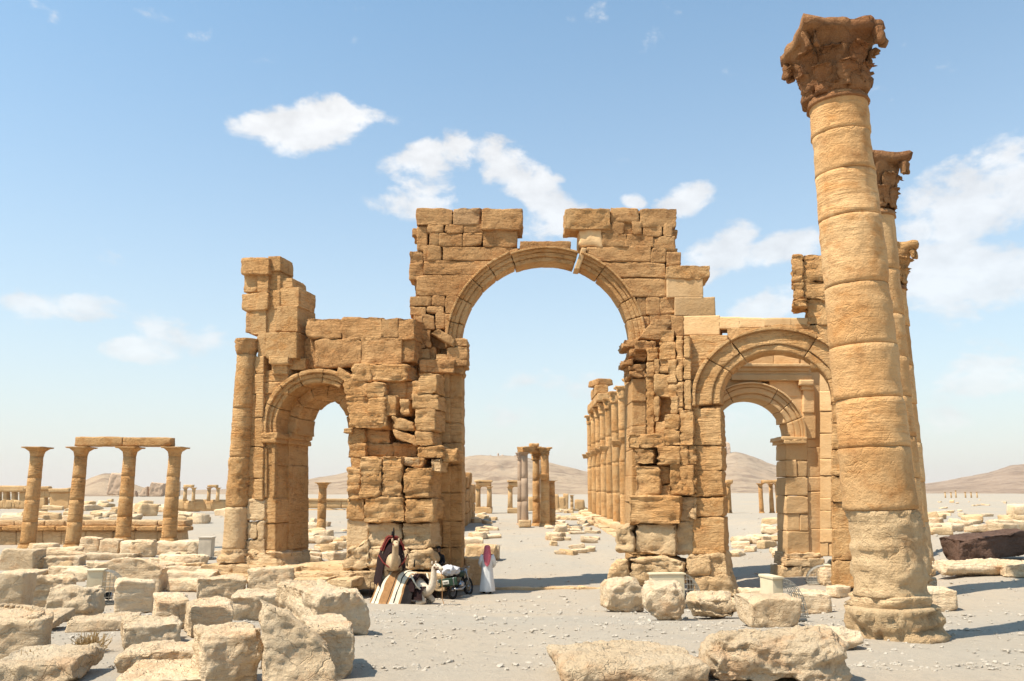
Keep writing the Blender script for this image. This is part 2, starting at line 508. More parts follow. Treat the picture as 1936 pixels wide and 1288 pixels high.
def ring(parent, plane, cx, cy, ri, ro, angs, off, thick, mat, prof=None, name='voussoir', shift=None, **kw):
    """voussoirs of an arch: radii may be (rx, ry); angs in degrees, each neighbouring pair one stone"""
    rix, riy = ri if hasattr(ri, '__len__') else (ri, ri)
    rox, roy = ro if hasattr(ro, '__len__') else (ro, ro)
    for k in range(len(angs) - 1):
        a0, a1 = math.radians(angs[k]), math.radians(angs[k + 1])
        if abs(angs[k + 1] - angs[k]) < 3.5: continue
        if a0 < a1: a0, a1 = a1, a0
        g = 0.004
        dx, dy = shift.get(k, (0, 0)) if shift else (0, 0)
        def mf(u, v, a0=a0 - g, a1=a1 + g, dx=dx, dy=dy):
            a = a0 + (a1 - a0) * (u + 1) / 2
            t = (v + 1) / 2
            return np.stack([cx + dx + np.cos(a) * (rix + (rox - rix) * t), cy + dy - np.sin(a) * (riy + (roy - riy) * t)], 1)
        pz = plane.hit(np.array([mf(np.array([-1.]), np.array([0.]))[0, 0], mf(np.array([0.]), np.array([0.]))[0, 0], mf(np.array([1.]), np.array([0.]))[0, 0]]),
                       np.array([mf(np.array([-1.]), np.array([0.]))[0, 1], mf(np.array([0.]), np.array([0.]))[0, 1], mf(np.array([1.]), np.array([0.]))[0, 1]]), off)
        sz = np.linalg.norm(pz[1] - pz[0]) + np.linalg.norm(pz[2] - pz[1])
        block(parent, plane, None, off, thick, mat, mapfn=mf, prof=prof, name=name, size=sz, **kw)
def courses(parent, plane, xl, xr, ys, ns, off, thick, mat, seed=1, name='ashlar_block', **kw):
    """regular courses between two edges (x as a function of y, or a number), ns stones in each, joints staggered"""
    rnd = random.Random(seed)
    fx = (lambda y: xl) if not callable(xl) else xl
    fr = (lambda y: xr) if not callable(xr) else xr
    for k in range(len(ys) - 1):
        n = ns[k % len(ns)]
        cuts = [0] + sorted((i + rnd.uniform(-.22, .22)) / n for i in range(1, n)) + [1]
        y0, y1 = ys[k], ys[k + 1]
        for i in range(n):
            a, b = cuts[i], cuts[i + 1]
            q = [(fx(y0) + (fr(y0) - fx(y0)) * a, y0), (fx(y0) + (fr(y0) - fx(y0)) * b, y0),
                 (fx(y1) + (fr(y1) - fx(y1)) * b, y1), (fx(y1) + (fr(y1) - fx(y1)) * a, y1)]
            block(parent, plane, q, off + rnd.uniform(-.025, .03), thick, mat, name=name, **kw)

PL = Plane(455, 34.0, 14)
PF = Plane(740, 31.5, 8)
PC = Plane(1031, 33.2, 0)
PR = Plane(1290, 30.6, 20)
PB = Plane(1420, 35.0, 0)
arch = empty('monumental_arch', (0, 33, 0.0), 'great ruined triple archway of golden limestone with a tall central arch', 'arch')
Z1 = Zm(400, 460, 3.788)
Z2 = Zm(400, 780, 3.578)
Z3 = Zm(740, 370, 3.68)
Z4 = Zm(1020, 370, 3.679)
Z5 = Zm(1080, 680, 2.927)
Z6 = Zm(1270, 460, 3.789)
Z7 = Zm(1280, 780, 3.067)
ZF = Zm(640, 640, 4.954)
ZG = Zm(1160, 590, 4.77)
A = arch
SM = dict(r=.025, amp=.01, strata=.4, chip=.4)

# ---- left bay: stump of wall over the engaged column
blocks(A, PL, Z1, [
    (212, 100, 405, 222, {'off': .22}), (405, 92, 492, 200, {'off': .05, 'thick': 1.1}), (232, 210, 330, 352), (328, 205, 405, 352, {'off': .12}),
    (405, 198, 490, 340, {'off': -.05, 'thick': 1.1}), (488, 248, 578, 318, {'off': -.12, 'thick': 1.2}),
    (219, 355, 330, 482, {'off': .1}), (325, 352, 400, 478, {'off': .14}), (400, 338, 487, 470, {'off': -.03}), (486, 318, 622, 455, {'off': -.05, 'thick': 1.5}),
    (246, 480, 300, 640, {'off': -.5, 'thick': .5, 'mat': M_CORE}), (280, 475, 386, 655, {'off': .05}), (385, 462, 462, 655, {'off': -.06}), (460, 450, 612, 635, {'off': 0, 'thick': 1.6}),
    (325, 652, 390, 808, {'off': .12}), (388, 640, 606, 822, {'off': .22, 'thick': 1.7}),
    (412, 808, 545, 870, {'off': .3, 'thick': 1.2}), (430, 868, 540, 940, {'off': .12}), (543, 825, 668, 905, {'off': -.1, 'thick': 1.2}),
], 0.0, 1.3, M_GOLD, r=.035, amp=.02, strata=.5)
# pilaster strips beside the engaged column, courses down to the base
courses(A, PL, lambda y: 470 - (y - 673) * .012, lambda y: 484 - (y - 673) * .012, [673, 707, 745, 790, 845, 905, 945], [1], .10, 1.2, M_GOLD, 3, r=.02, amp=.014)
courses(A, PL, lambda y: 483 - (y - 673) * .012, lambda y: 499 - (y - 673) * .008, [673, 707, 745, 790, 845, 905, 945], [1], .2, 1.2, M_GOLD, 4, r=.02, amp=.014)
courses(A, PL, 499, 545, [700, 722, 745], [1], .02, 1.3, M_GOLD, 5, r=.03, amp=.02)
block(A, PL, [(498, 742), (530, 712), (506, 770), (498, 800)], .0, 1.3, M_GOLD)
courses(A, PL, 466, 500, [943, 985, 1020, 1056], [1, 2, 1], .14, 1.2, M_LOW, 6, r=.06, amp=.05)
# jamb of the small arch with sunk panel: two stepped jambs
courses(A, PL, 496.5, 521, [836, 880, 943, 990, 1040, 1058], [1], .05, 2.0, M_GOLD, 7, **SM)
blocks(A, PL, None, [(499, 846, 503, 940), (514, 846, 519, 940)], .11, .2, M_GOLD, r=.015, amp=.006, name='panel_moulding')
courses(A, PL, 521, 546, [836, 880, 943, 990, 1040, 1060], [1], -.95, 1.7, M_GOLD, 8, **SM)
blocks(A, PL, None, [(494, 818, 523, 828), (495, 827, 521, 837)], .2, 2.1, M_GOLD, r=.03, amp=.02, name='impost_moulding')
blocks(A, PL, None, [(521, 819, 550, 830), (521, 829, 547, 840)], -.75, 1.9, M_GOLD, r=.03, amp=.02, name='impost_moulding')
stepprof = lambda u, v: np.where(v > .55, .13, np.where(v > .0, .06, 0.0))
bands(A, PL, 602, 806, (80, 82), (107, 109), [191, 157, 134, 112, 85, 60], .0, 1.1, M_GOLD, [(.35, 0), (.7, .05), (1.0, .14)], amp=.016, r=.03)
ring(A, PL, 609, 812, (49, 60), (86, 98), [189, 160, 135, 108, 80, 52, 25, 0], -.95, 1.6, M_GOLD, None, amp=.02, r=.03)
# big rough blocks above the small arch
blocks(A, PL, Z1, [
    (672, 540, 925, 682), (930, 527, 1213, 690), (1215, 542, 1340, 674), (1345, 537, 1450, 692),
    (664, 682, 742, 892, {'off': -.4}), (740, 687, 1068, 892), (1075, 677, 1362, 868), (1352, 692, 1450, 850, {'off': -.12}),
], 0.0, 1.5, M_UPPER, r=.07, amp=.045, strata=.5)
block(A, PL, Z1.q((600, 700, 1440, 900)), -.7, .7, M_CORE)
blocks(A, PL, Z1, [(905, 880, 1010, 960, 1000, 1020, 890, 960), (1005, 868, 1140, 855, 1150, 1000, 990, 1000), (1135, 868, 1398, 985, {'mat': M_GOLD}),
                   (930, 960, 1150, 1000, 1150, 1100, 960, 1110), (960, 1090, 1150, 1090, 1150, 1290, 985, 1290)], .2, 1.5, M_GOLD, r=.1, amp=.06, strata=.9)
blocks(A, PL, Z1, [(1105, 1000, 1235, 1120), (1110, 1110, 1240, 1290), (1230, 985, 1390, 1110, {'off': -.1, 'mat': M_UPPER})], .45, 1.2, M_GOLD, r=.1, amp=.06, strata=1.0)
blocks(A, PL, Z2, [(930, 0, 1180, 105)], .4, 1.3, M_GOLD, r=.1, amp=.05, strata=1.0)
# ---- pier between small and great arch
blocks(A, PL, ZF, [(92, 845, 240, 985), (88, 980, 250, 1125), (110, 1120, 250, 1210), (50, 845, 120, 885, {'off': .32, 'thick': .6})], .15, 1.9, M_GOLD, r=.06, amp=.04, strata=.9)
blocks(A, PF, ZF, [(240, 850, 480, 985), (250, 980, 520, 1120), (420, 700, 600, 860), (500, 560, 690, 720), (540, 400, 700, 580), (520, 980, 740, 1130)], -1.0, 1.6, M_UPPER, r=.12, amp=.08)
blocks(A, PF, ZF, [(500, 725, 690, 780, 715, 880, 510, 850), (505, 850, 715, 905, 740, 1010, 540, 940), (580, 565, 662, 712), (420, 520, 540, 720)], -.55, 1.3, M_GOLD, r=.08, amp=.06)
blocks(A, PF, ZF, [(750, 328, 915, 512), (690, 405, 770, 545, {'off': -.3}), (690, 520, 935, 668), (720, 660, 915, 865), (722, 868, 885, 1008),
                   (745, 1008, 985, 1125), (980, 1035, 1110, 1150, {'off': -.35})], -.2, 1.5, M_GOLD, r=.05, amp=.05, strata=.8)
blocks(A, PF, ZF, [(860, 1125, 960, 1250), (600, 1120, 760, 1190)], -.2, 1.4, M_LOW, r=.08, amp=.06)
blocks(A, PF, Z2, [
    (918, 365, 1003, 588, {'off': -.25}), (1005, 305, 1150, 575), (1148, 300, 1285, 575, {'off': .1}), (1318, 312, 1440, 372, {'off': -.2}), (1302, 372, 1480, 588),
    (915, 588, 1032, 722, {'off': -.3}), (1032, 578, 1308, 745), (1312, 582, 1503, 745),
    (1055, 745, 1288, 930, {'mat': M_LOW, 'off': -.12}), (1290, 747, 1480, 925, {'mat': M_LOW, 'off': -.08}),
], 0.12, 1.9, M_GOLD, r=.09, amp=.06, strata=1.0)
block(A, PF, Z2.q((914, 722, 1060, 722, 1060, 940, 912, 960)), -.35, 1.8, M_LOW, **SM)
blocks(A, PF, Z2, [(905, 935, 1060, 850, 1065, 1060, 870, 1060), (1050, 905, 1330, 905, 1330, 1075, 1040, 1075), (1322, 932, 1480, 930, 1512, 1070, 1325, 1075)], .05, 2.0, M_LOW, r=.2, amp=.09, strata=1.1)
blocks(A, PF, Z2, [(858, 1080, 918, 1190), (922, 1078, 1220, 1205), (1222, 1085, 1575, 1208, {'off': .35})], .6, 2.4, M_LOW, r=.06, amp=.045, strata=.9, name='pedestal_block')
block(A, PF, (700, 690, 805, 880), -1.9, .6, M_CORE, r=.05)
block(A, PC, (815, 630, 868, 712), -.75, .6, M_CORE, r=.05)
# deep jamb of the great arch, standing back on the arch's own plane
courses(A, PC, lambda y: 824, lambda y: 851, [668, 705, 752, 800, 838, 880, 932, 986, 1035, 1080, 1116], [1, 2, 1], .2, 1.7, M_GOLD, 11, r=.03, amp=.025)
courses(A, PC, lambda y: 849 + (y - 668) * .0, lambda y: 873, [668, 705, 752, 800, 838, 880, 932, 986, 1035, 1080, 1116], [1], -.1, 2.2, M_GOLD, 12, r=.025, amp=.02)
blocks(A, PC, None, [(845, 1078, 884, 1098), (842, 1095, 888, 1120)], .1, 2.6, M_LOW, r=.1, amp=.06)
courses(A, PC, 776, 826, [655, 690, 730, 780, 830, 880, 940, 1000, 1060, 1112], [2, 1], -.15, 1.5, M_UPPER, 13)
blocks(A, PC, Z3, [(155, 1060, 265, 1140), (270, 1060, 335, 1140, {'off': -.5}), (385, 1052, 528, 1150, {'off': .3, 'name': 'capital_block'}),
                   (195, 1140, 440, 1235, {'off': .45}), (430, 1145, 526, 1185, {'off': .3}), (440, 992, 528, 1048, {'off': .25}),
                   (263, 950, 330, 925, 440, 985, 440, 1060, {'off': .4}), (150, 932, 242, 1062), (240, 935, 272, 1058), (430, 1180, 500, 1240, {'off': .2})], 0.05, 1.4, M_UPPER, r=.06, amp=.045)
# ---- great arch
def sp(y0, y1, xo, side, **k):
    def e(y):
        dy = 653 - y
        return math.sqrt(max(0, 176 ** 2 - dy ** 2)) if dy < 176 else 0
    xi0, xi1 = 1032 + side * e(y0), 1032 + side * e(y1)
    if xi0 == 1032: xi0 = k.pop('top', 1032)
    k.pop('top', None)
    q = [(xo, y0), (xi0, y0), (xi1, y1), (xo, y1)] if side < 0 else [(xi0, y0), (xo, y0), (xo, y1), (xi1, y1)]
    block(A, PC, q, k.pop('off', 0.0), k.pop('thick', 1.15), k.pop('mat', M_UPPER), **k)
archprof = lambda u, v: np.where(v > .62, .2, np.where(v > .2, .11, np.where(v > -.35, .055, 0.0)))
bands(A, PC, 1032, 653, 161, 191, [0, 17, 29, 53, 69.4, 71.2, 111, 126, 138, 151, 166, 181], .03, .95, M_GOLD, [(.32, 0), (.62, .06), (.86, .12), (1.0, .24)], amp=.012, r=.022, seg=.075, shift={5: (1, 3)})
block(A, PC, Z4.q((296, 362, 330, 366, 276, 514, 242, 510)), .2, .8, M_SMOOTH, name='spacer_slab', **SM)
# rows of small carved brackets under the crown
for k in range(34):
    a = math.radians(24 + k * 4.0)
    if 66 < math.degrees(a) < 73: continue
    cx, cy, w = 1032, 653, .0085
    q = [(cx + math.cos(a + s * w) * rr, cy - math.sin(a + s * w) * rr) for s, rr in ((1, 164), (-1, 164), (-1, 159.2), (1, 159.2))]
    block(A, PC, q, -.14, .12, M_GOLD, name='dentil', r=.01, amp=.004, seg=.2, jit=.1)
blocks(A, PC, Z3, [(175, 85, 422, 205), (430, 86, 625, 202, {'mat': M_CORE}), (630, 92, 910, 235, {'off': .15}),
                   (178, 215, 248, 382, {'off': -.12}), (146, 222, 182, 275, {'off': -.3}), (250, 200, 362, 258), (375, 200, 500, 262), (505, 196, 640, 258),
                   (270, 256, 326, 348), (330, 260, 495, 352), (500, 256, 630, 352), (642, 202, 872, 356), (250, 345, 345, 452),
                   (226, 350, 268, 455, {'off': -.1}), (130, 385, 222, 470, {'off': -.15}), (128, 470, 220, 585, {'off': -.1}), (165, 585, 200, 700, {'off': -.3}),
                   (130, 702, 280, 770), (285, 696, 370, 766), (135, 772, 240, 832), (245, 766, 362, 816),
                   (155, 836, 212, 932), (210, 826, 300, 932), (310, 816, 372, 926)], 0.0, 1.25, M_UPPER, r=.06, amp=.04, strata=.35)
sp(467, 493, 837, -1, top=985); sp(493, 519, 801, -1); sp(519, 559, 787, -1)
sp(559, 594, 841, -1, r=.03); sp(594, 640, 841, -1, r=.03)
block(A, PC, (795, 400, 960, 470), -.55, .6, M_CORE)
block(A, PC, (790, 470, 900, 560), -.55, .6, M_CORE)
block(A, PC, (785, 560, 850, 660), -.55, .6, M_CORE)
blocks(A, PC, None, [(984, 456, 1079, 474)], .1, .8, M_UPPER, r=.03, amp=.03)
blocks(A, PC, Z4, [(180, 88, 490, 236, {'off': .1, 'mat': M_GOLD}), (495, 80, 693, 190, {'r': .22}), (695, 90, 952, 222), (278, 210, 435, 352, {'mat': M_SMOOTH, 'r': .15}),
                   (432, 190, 502, 265), (505, 180, 588, 268, {'r': .12}), (590, 186, 642, 268, {'off': -.1}), (648, 178, 716, 272, {'r': .12, 'off': .05}), (720, 196, 850, 284), (858, 184, 922, 284, {'r': .12}), (915, 235, 957, 292, {'off': -.2, 'r': .1}),
                   (440, 260, 600, 352), (600, 266, 792, 358), (790, 280, 945, 388, {'r': .12}),
                   (780, 365, 880, 466), (884, 392, 983, 492), (884, 486, 1182, 586, {'mat': M_GOLD, 'off': .12})], 0.0, 1.25, M_UPPER, r=.06, amp=.045, strata=.4)
blocks(A, PC, Z4, [(886, 573, 1136, 706), (945, 706, 1220, 836)], .08, 1.1, M_SMOOTH, **SM)
sp(465, 495, 1231, 1, top=1110); sp(495, 525, 1259, 1); sp(525, 562, 1260, 1)
blocks(A, PC, Z4, [(680, 712, 742, 836), (745, 706, 838, 826), (842, 706, 942, 826), (700, 838, 765, 935), (770, 828, 942, 935), (945, 836, 1002, 978), (730, 930, 945, 1030)], -.02, 1.2, M_UPPER, r=.04, amp=.03)
block(A, PC, (1120, 405, 1270, 470), -.55, .6, M_CORE)
block(A, PC, (1190, 470, 1280, 580), -.55, .6, M_CORE)
block(A, PC, (1215, 560, 1290, 700), -.55, .6, M_CORE)
# ---- right jamb of the great arch, seen edge on, and its capitals
courses(A, PC, 1195, 1222, [716, 760, 805, 850, 900, 950, 1000, 1050, 1100], [1], -.1, 2.2, M_GOLD, 15, **SM)
courses(A, PC, 1222, 1252, [655, 700, 760, 805, 850, 900, 950, 1000, 1050, 1100], [1, 2], -.2, 2.0, M_GOLD, 16)
block(A, PC, (1190, 708, 1225, 1100), -2.2, .8, M_GOLD, **SM)
blocks(A, PC, ZG, [(92, 240, 225, 318), (150, 318, 300, 395), (175, 395, 300, 445), (92, 428, 180, 478), (140, 470, 290, 530), (150, 530, 300, 590), (200, 262, 385, 340, {'off': .5})], .1, 1.6, M_UPPER, r=.09, amp=.07, name='capital_block')
block(A, PC, ZG.q((228, 235, 360, 65, 545, 65, 420, 255)), .45, 1.2, M_UPPER)
# ---- right pier: pilaster strips and broken projecting blocks, on the right-hand wall plane
blocks(A, PR, ZG, [(418, 165, 545, 272), (408, 272, 558, 425), (300, 320, 405, 440, {'off': -.5, 'r': .1}), (295, 440, 365, 600, {'off': -.5, 'r': .1}), (300, 590, 366, 1100, {'off': -.6}),
                   (366, 425, 412, 560), (410, 420, 495, 560), (366, 560, 500, 768), (490, 430, 562, 640, {'off': .18}), (500, 630, 570, 770, {'off': .16}), (520, 765, 580, 930, {'off': .16}),
                   (366, 768, 412, 985), (410, 768, 525, 985, {'off': -.45}), (378, 985, 470, 1110, {'off': .1}), (458, 930, 590, 1070, {'off': .3}), (455, 1065, 600, 1205, {'off': .3})], .0, 1.3, M_GOLD, r=.05, amp=.045, strata=1.0)
courses(A, PR, lambda y: 1278 + (y - 635) * .006, lambda y: 1291 + (y - 635) * .012, [634, 677, 722, 770, 815, 842], [1], .14, 1.1, M_GOLD, 21, r=.03, amp=.045, strata=1.2)
courses(A, PR, lambda y: 1291 + (y - 635) * .012, lambda y: 1305 + (y - 635) * .02, [634, 676, 718, 775], [1], .26, 1.1, M_GOLD, 22, r=.03, amp=.03, strata=.9)
courses(A, PR, 1285, 1312, [775, 842, 880, 937], [1, 2, 1], .26, 1.2, M_GOLD, 23, r=.06, amp=.05, strata=1.1)
blocks(A, PR, Z5, [(312, 412, 378, 492), (376, 412, 515, 492), (352, 496, 458, 580), (475, 482, 600, 580), (358, 586, 490, 755), (487, 586, 545, 690, {'off': .0}), (487, 690, 550, 755, {'off': .1}),
                   (548, 575, 692, 755, {'off': .22}), (600, 470, 692, 580, {'off': .22}), (325, 758, 600, 910, {'off': .5}), (358, 905, 575, 1080, {'mat': M_LOW, 'off': .35}),
                   (570, 755, 690, 905, {'mat': M_LOW, 'off': 0}), (575, 900, 700, 1085, {'mat': M_LOW, 'off': 0})], .3, 1.7, M_GOLD, r=.06, amp=.055, strata=1.1)
blocks(A, PR, Z5, [(245, 920, 330, 915, 355, 1065, 240, 1070), (310, 1110, 500, 1075, 620, 1130, 615, 1200, )[:8], (215, 1130, 310, 1100, 330, 1240, 200, 1240), (330, 1120, 610, 1120, 640, 1250, 320, 1250)], .55, 1.7, M_LOW, r=.2, amp=.09, strata=1.1)
blocks(A, PR, Z5, [(640, 1085, 770, 1080, 770, 1215, 630, 1215), (690, 790, 640, 860, 690, 890, 690, 800)[:8]], .2, 1.2, M_LOW, r=.15, amp=.07, strata=1.0)
# jamb of the right small arch
courses(A, PR, lambda y: 1309 + (y - 771) * .0, lambda y: 1363 + (y - 771) * .03, [771, 842, 890, 940, 978, 1050], [1], .02, 1.6, M_GOLD, 25, r=.05, amp=.04)
blocks(A, PR, None, [[(1300, 1045), (1371, 1045), (1378, 1098), (1298, 1098)]], .1, 1.9, M_LOW, r=.15, amp=.07)
blocks(A, PR, None, [[(1310, 1090), (1376, 1088), (1398, 1128), (1312, 1135)]], .25, 1.6, M_LOW, r=.2, amp=.09)
bands(A, PR, 1467, 752, (105, 88), (160, 135), [187, 146, 124, 60, 22, -6], .04, 1.2, M_GOLD, [(.28, -.06), (.86, 0), (1.0, .14)], amp=.016, r=.03)
blocks(A, PR, Z6, [(130, 658, 400, 830), (130, 828, 262, 985), (130, 980, 190, 1180), (395, 608, 690, 720, {'off': -.1}), (690, 578, 985, 700, {'off': -.1})], -.02, 1.15, M_GOLD, r=.03, amp=.025)
blocks(A, PR, Z6, [(85, 520, 340, 656), (338, 530, 484, 612), (484, 534, 664, 606), (664, 535, 852, 600), (852, 535, 988, 600)], -.12, 1.0, M_SMOOTH, **SM)
blocks(A, PR, Z6, [(0, 520, 85, 662, {'mat': M_UPPER}), (985, 590, 1130, 720), (1000, 700, 1160, 900)], -.1, 1.0, M_GOLD)
blocks(A, PR, Z6, [(860, 78, 940, 270, {'off': .22}), (938, 75, 1120, 270), (868, 268, 945, 400, {'off': .2}), (942, 268, 1120, 402), (863, 398, 968, 456, {'off': .3, 'r': .12}), (965, 405, 1140, 585, {'off': -.05}), (990, 580, 1150, 720, {'off': -.1})], .1, 1.3, M_GOLD, r=.06, amp=.055, strata=1.2)
courses(A, PR, 1573, 1626, [760, 800, 850, 900, 950, 1000, 1060, 1110], [1], .05, 1.4, M_GOLD, 26, r=.04, amp=.04)
# ---- rebuilt second arch standing behind it
courses(A, PB, 1388, 1590, [655, 672, 690], [4, 3], -.35, .9, M_SMOOTH, 31, **SM)
blocks(A, PB, Z6, [(400, 862, 1000, 882, {'off': .35, 'name': 'cornice'}), (420, 880, 985, 912, {'off': .22, 'name': 'frieze'}), (425, 910, 990, 945, {'off': .14, 'name': 'frieze'}), (430, 942, 1000, 982, {'off': .2, 'name': 'architrave'}),
                   (395, 985, 640, 1060), (700, 985, 935, 1100), (800, 1095, 940, 1290), (920, 980, 1018, 1020, {'off': .32, 'name': 'capital_block'}), (930, 1020, 1015, 1050, {'off': .22, 'name': 'capital_block'}), (945, 1045, 1020, 1215, {'off': .15}), (945, 1212, 1030, 1400, {'off': .12})], .0, 1.0, M_SMOOTH, **SM)
block(A, PB, (1340, 690, 1378, 745), -.1, .9, M_SMOOTH, **SM)
bands(A, PB, 1420, 828, 73, 106, [0, 22, 42, 61, 117, 140, 180], .06, 1.1, M_SMOOTH, [(.35, 0), (.7, .06), (.9, .12), (1.0, .22)], **SM)
courses(A, PB, lambda y: 1484 + (y - 830) * .02, lambda y: 1526 + (y - 830) * .022, [836, 870, 902, 938, 972, 1005, 1048], [1, 2, 1], .1, 1.3, M_SMOOTH, 33, r=.03, amp=.014)
courses(A, PB, lambda y: 1524 + (y - 830) * .022, lambda y: 1550 + (y - 830) * .025, [830, 846, 902, 930, 1000, 1048], [1], .02, 1.2, M_SMOOTH, 34, **SM)
blocks(A, PB, None, [(1479, 826, 1526, 832), (1483, 831, 1525, 838)], .28, 1.6, M_SMOOTH, name='impost_moulding', **SM)
blocks(A, PB, None, [(1490, 1046, 1556, 1056, {'off': .3}), (1487, 1055, 1532, 1072), (1530, 1056, 1558, 1074), (1480, 1071, 1516, 1096), (1514, 1072, 1552, 1096)], .4, 1.7, M_LOW, r=.06, amp=.04, name='base_block')
block(A, PB, (1520, 688, 1585, 1050), -.6, .6, M_SMOOTH, **SM)
PS = Plane(1552, 34.6, 52)
courses(A, PS, 1550, 1592, [700, 740, 778, 820, 868, 900, 942, 966, 1000, 1026, 1052], [1, 2], 0, .9, M_SMOOTH, 35, **SM)
# engaged column of the left bay: drums, capital
def lathe(prof, nseg, c, axis=None):
    """rows of (radius, z) round a vertical line at c -> vertices, quads, caps, outward normals"""
    prof = np.array(prof, float)
    a = np.linspace(0, 2 * math.pi, nseg, endpoint=False)
    ca, sa = np.cos(a), np.sin(a)
    V = np.stack([c[0] + prof[:, :1] * ca, c[1] + prof[:, :1] * sa, c[2] + prof[:, 1:2] + 0 * ca], -1).reshape(-1, 3)
    nr = np.stack([0 * prof[:, :1] + ca, 0 * prof[:, :1] + sa, 0 * prof[:, :1] * ca], -1).reshape(-1, 3)
    I = np.arange(len(V)).reshape(len(prof), nseg)
    J = np.roll(I, -1, axis=1)
    F = np.stack([I[:-1], J[:-1], J[1:], I[1:]], -1).reshape(-1, 4)
    return V, F, (list(I[0][::-1]), list(I[-1])), nr
def drum(parent, c, r0, r1, z0, z1, mat, nseg=40, seg=.1, amp=.02, strata=1.0, name='drum', edge=.03, dmg=0.0):
    _seed[0] += 1
    n = max(3, int((z1 - z0) / seg))
    zs = np.linspace(0, 1, n)
    prof = [(r0 * .6, z0), (r0 - edge, z0 + .001)] + [(r0 + (r1 - r0) * t, z0 + edge * .5 + (z1 - z0 - edge) * t) for t in zs] + [(r1 - edge, z1 - .001), (r1 * .6, z1)]
    V, F, caps, nr = lathe(prof, nseg, c)
    w = np.repeat(np.array([0, .5] + [1] * n + [.5, 0.]), nseg)[:, None]
    P = erode(V, nr * w, amp, strata, _seed[0])
    if dmg:
        m = np.minimum(0, fbm(V * 1.1, 3, _seed[0] + 9) + .15)
        P = P + nr * w * (m * dmg)[:, None]
    return place(name, P, F, mat, parent, caps)
pc = PL.hit(np.array([446., 445.]), np.array([1035., 673.]), 0.0)
cx, cy, zb, zt = pc[0][0], pc[0][1] - .05, pc[0][2], pc[1][2]
zs = [zb - .05, zb + 1.6, zb + 3.6, zb + 5.6, zt]
for k in range(4):
    t0, t1 = (zs[k] - zb) / (zt - zb), (zs[k + 1] - zb) / (zt - zb)
    drum(A, (cx, cy, 0), .50 - .09 * t0, .50 - .09 * t1, zs[k], zs[k + 1], M_LOW if k == 0 else M_GOLD, 40, .1, .022 if k != 1 else .06, .8, 'engaged_shaft')
drum(A, (cx, cy, 0), .43, .56, zt, zt + .65, M_UPPER, 28, .08, .09, .6, 'capital')
drum(A, (cx, cy, 0), .72, .56, zb - .55, zb - .05, M_LOW, 40, .08, .09, 1.0, 'column_base')
blocks(A, PL, None, [[(418, 1048), (468, 1050), (480, 1075), (412, 1072)], [(470, 1040), (520, 1045), (530, 1075), (474, 1075)]], .35, 1.6, M_LOW, r=.15, amp=.08, strata=1.0, name='base_block')
blocks(A, PL, None, [(534, 1045, 552, 1072)], -.8, 1.6, M_LOW, r=.12, amp=.06, name='base_block')
# stepped sill under the left bay
for (x0, x1, y0, y1, off, th) in [(380, 440, 1068, 1090, .9, 2.0), (438, 500, 1070, 1092, 1.0, 2.0), (498, 560, 1072, 1090, 1.1, 2.4), (558, 610, 1070, 1086, .8, 2.4), (606, 662, 1074, 1088, .9, 2.2),
                                  (400, 470, 1088, 1108, 1.9, 2.0), (470, 555, 1087, 1106, 2.0, 2.0), (553, 600, 1083, 1096, 1.9, 2.4), (598, 662, 1084, 1097, 2.0, 2.2), (556, 620, 1094, 1110, 2.6, 1.6), (616, 664, 1095, 1112, 2.6, 1.6)]:
    block(A, PL, (x0, y0, x1, y1), off, th, M_LOW, name='step_block', r=.08, amp=.035, strata=1.0)

# ------------------------------------------------------------------ free-standing columns
def leaf(parent, c, rz, r0, z0, w, h, out, mat, name='acanthus_leaf', amp=.02, root=(0, 0, 0)):
    """a thick curled leaf leaning out of a bell: a grid bent over at the tip"""
    _seed[0] += 1
    nu, nv = 6, 9
    V = []
    for side in (0, 1):
        for j in range(nv + 1):
            t = j / nv
            rad = r0 + out * (.12 * t + .88 * t ** 3.2) + (.0 if side else .045)
            z = z0 + h * (t if t < .82 else .82 + .10 * math.sin((t - .82) / .18 * math.pi / 2) - 1.2 * max(0, t - .9))
            ww = w * (.75 + .35 * math.sin(math.pi * min(1, t * .9))) * (1 if t < .8 else 1 - 1.6 * (t - .8))
            for i in range(nu + 1):
                s = i / nu * 2 - 1
                lob = 1 + .10 * math.sin(t * 19) * abs(s)
                rr = rad - abs(s) * .03 + .018 * math.cos(s * 7)
                a = rz + s * ww * lob / 2 / max(.2, r0)
                V.append((c[0] + math.cos(a) * rr, c[1] + math.sin(a) * rr, c[2] + z))
    V = np.array(V)
    I = np.arange((nu + 1) * (nv + 1)).reshape(nv + 1, nu + 1)
    O = I + I.size
    F = [np.stack([I[:-1, :-1], I[:-1, 1:], I[1:, 1:], I[1:, :-1]], -1).reshape(-1, 4),
         np.stack([O[:-1, :-1], O[1:, :-1], O[1:, 1:], O[:-1, 1:]], -1).reshape(-1, 4)]
    loop = list(I[0, :]) + list(I[1:, -1]) + list(I[-1, -2::-1]) + list(I[-2:0:-1, 0])
    lo = [k + I.size for k in loop]
    n = len(loop)
    F.append(np.array([(loop[(k + 1) % n], loop[k], lo[k], lo[(k + 1) % n]) for k in range(n)]))
    nr = np.stack([V[:, 0] - c[0], V[:, 1] - c[1], 0 * V[:, 0]], 1)
    nr /= np.linalg.norm(nr, axis=1, keepdims=True)
    V = V + nr * (amp * fbm(V * 7, 3, _seed[0]))[:, None]
    return place(name, V, np.concatenate(F), mat, parent)
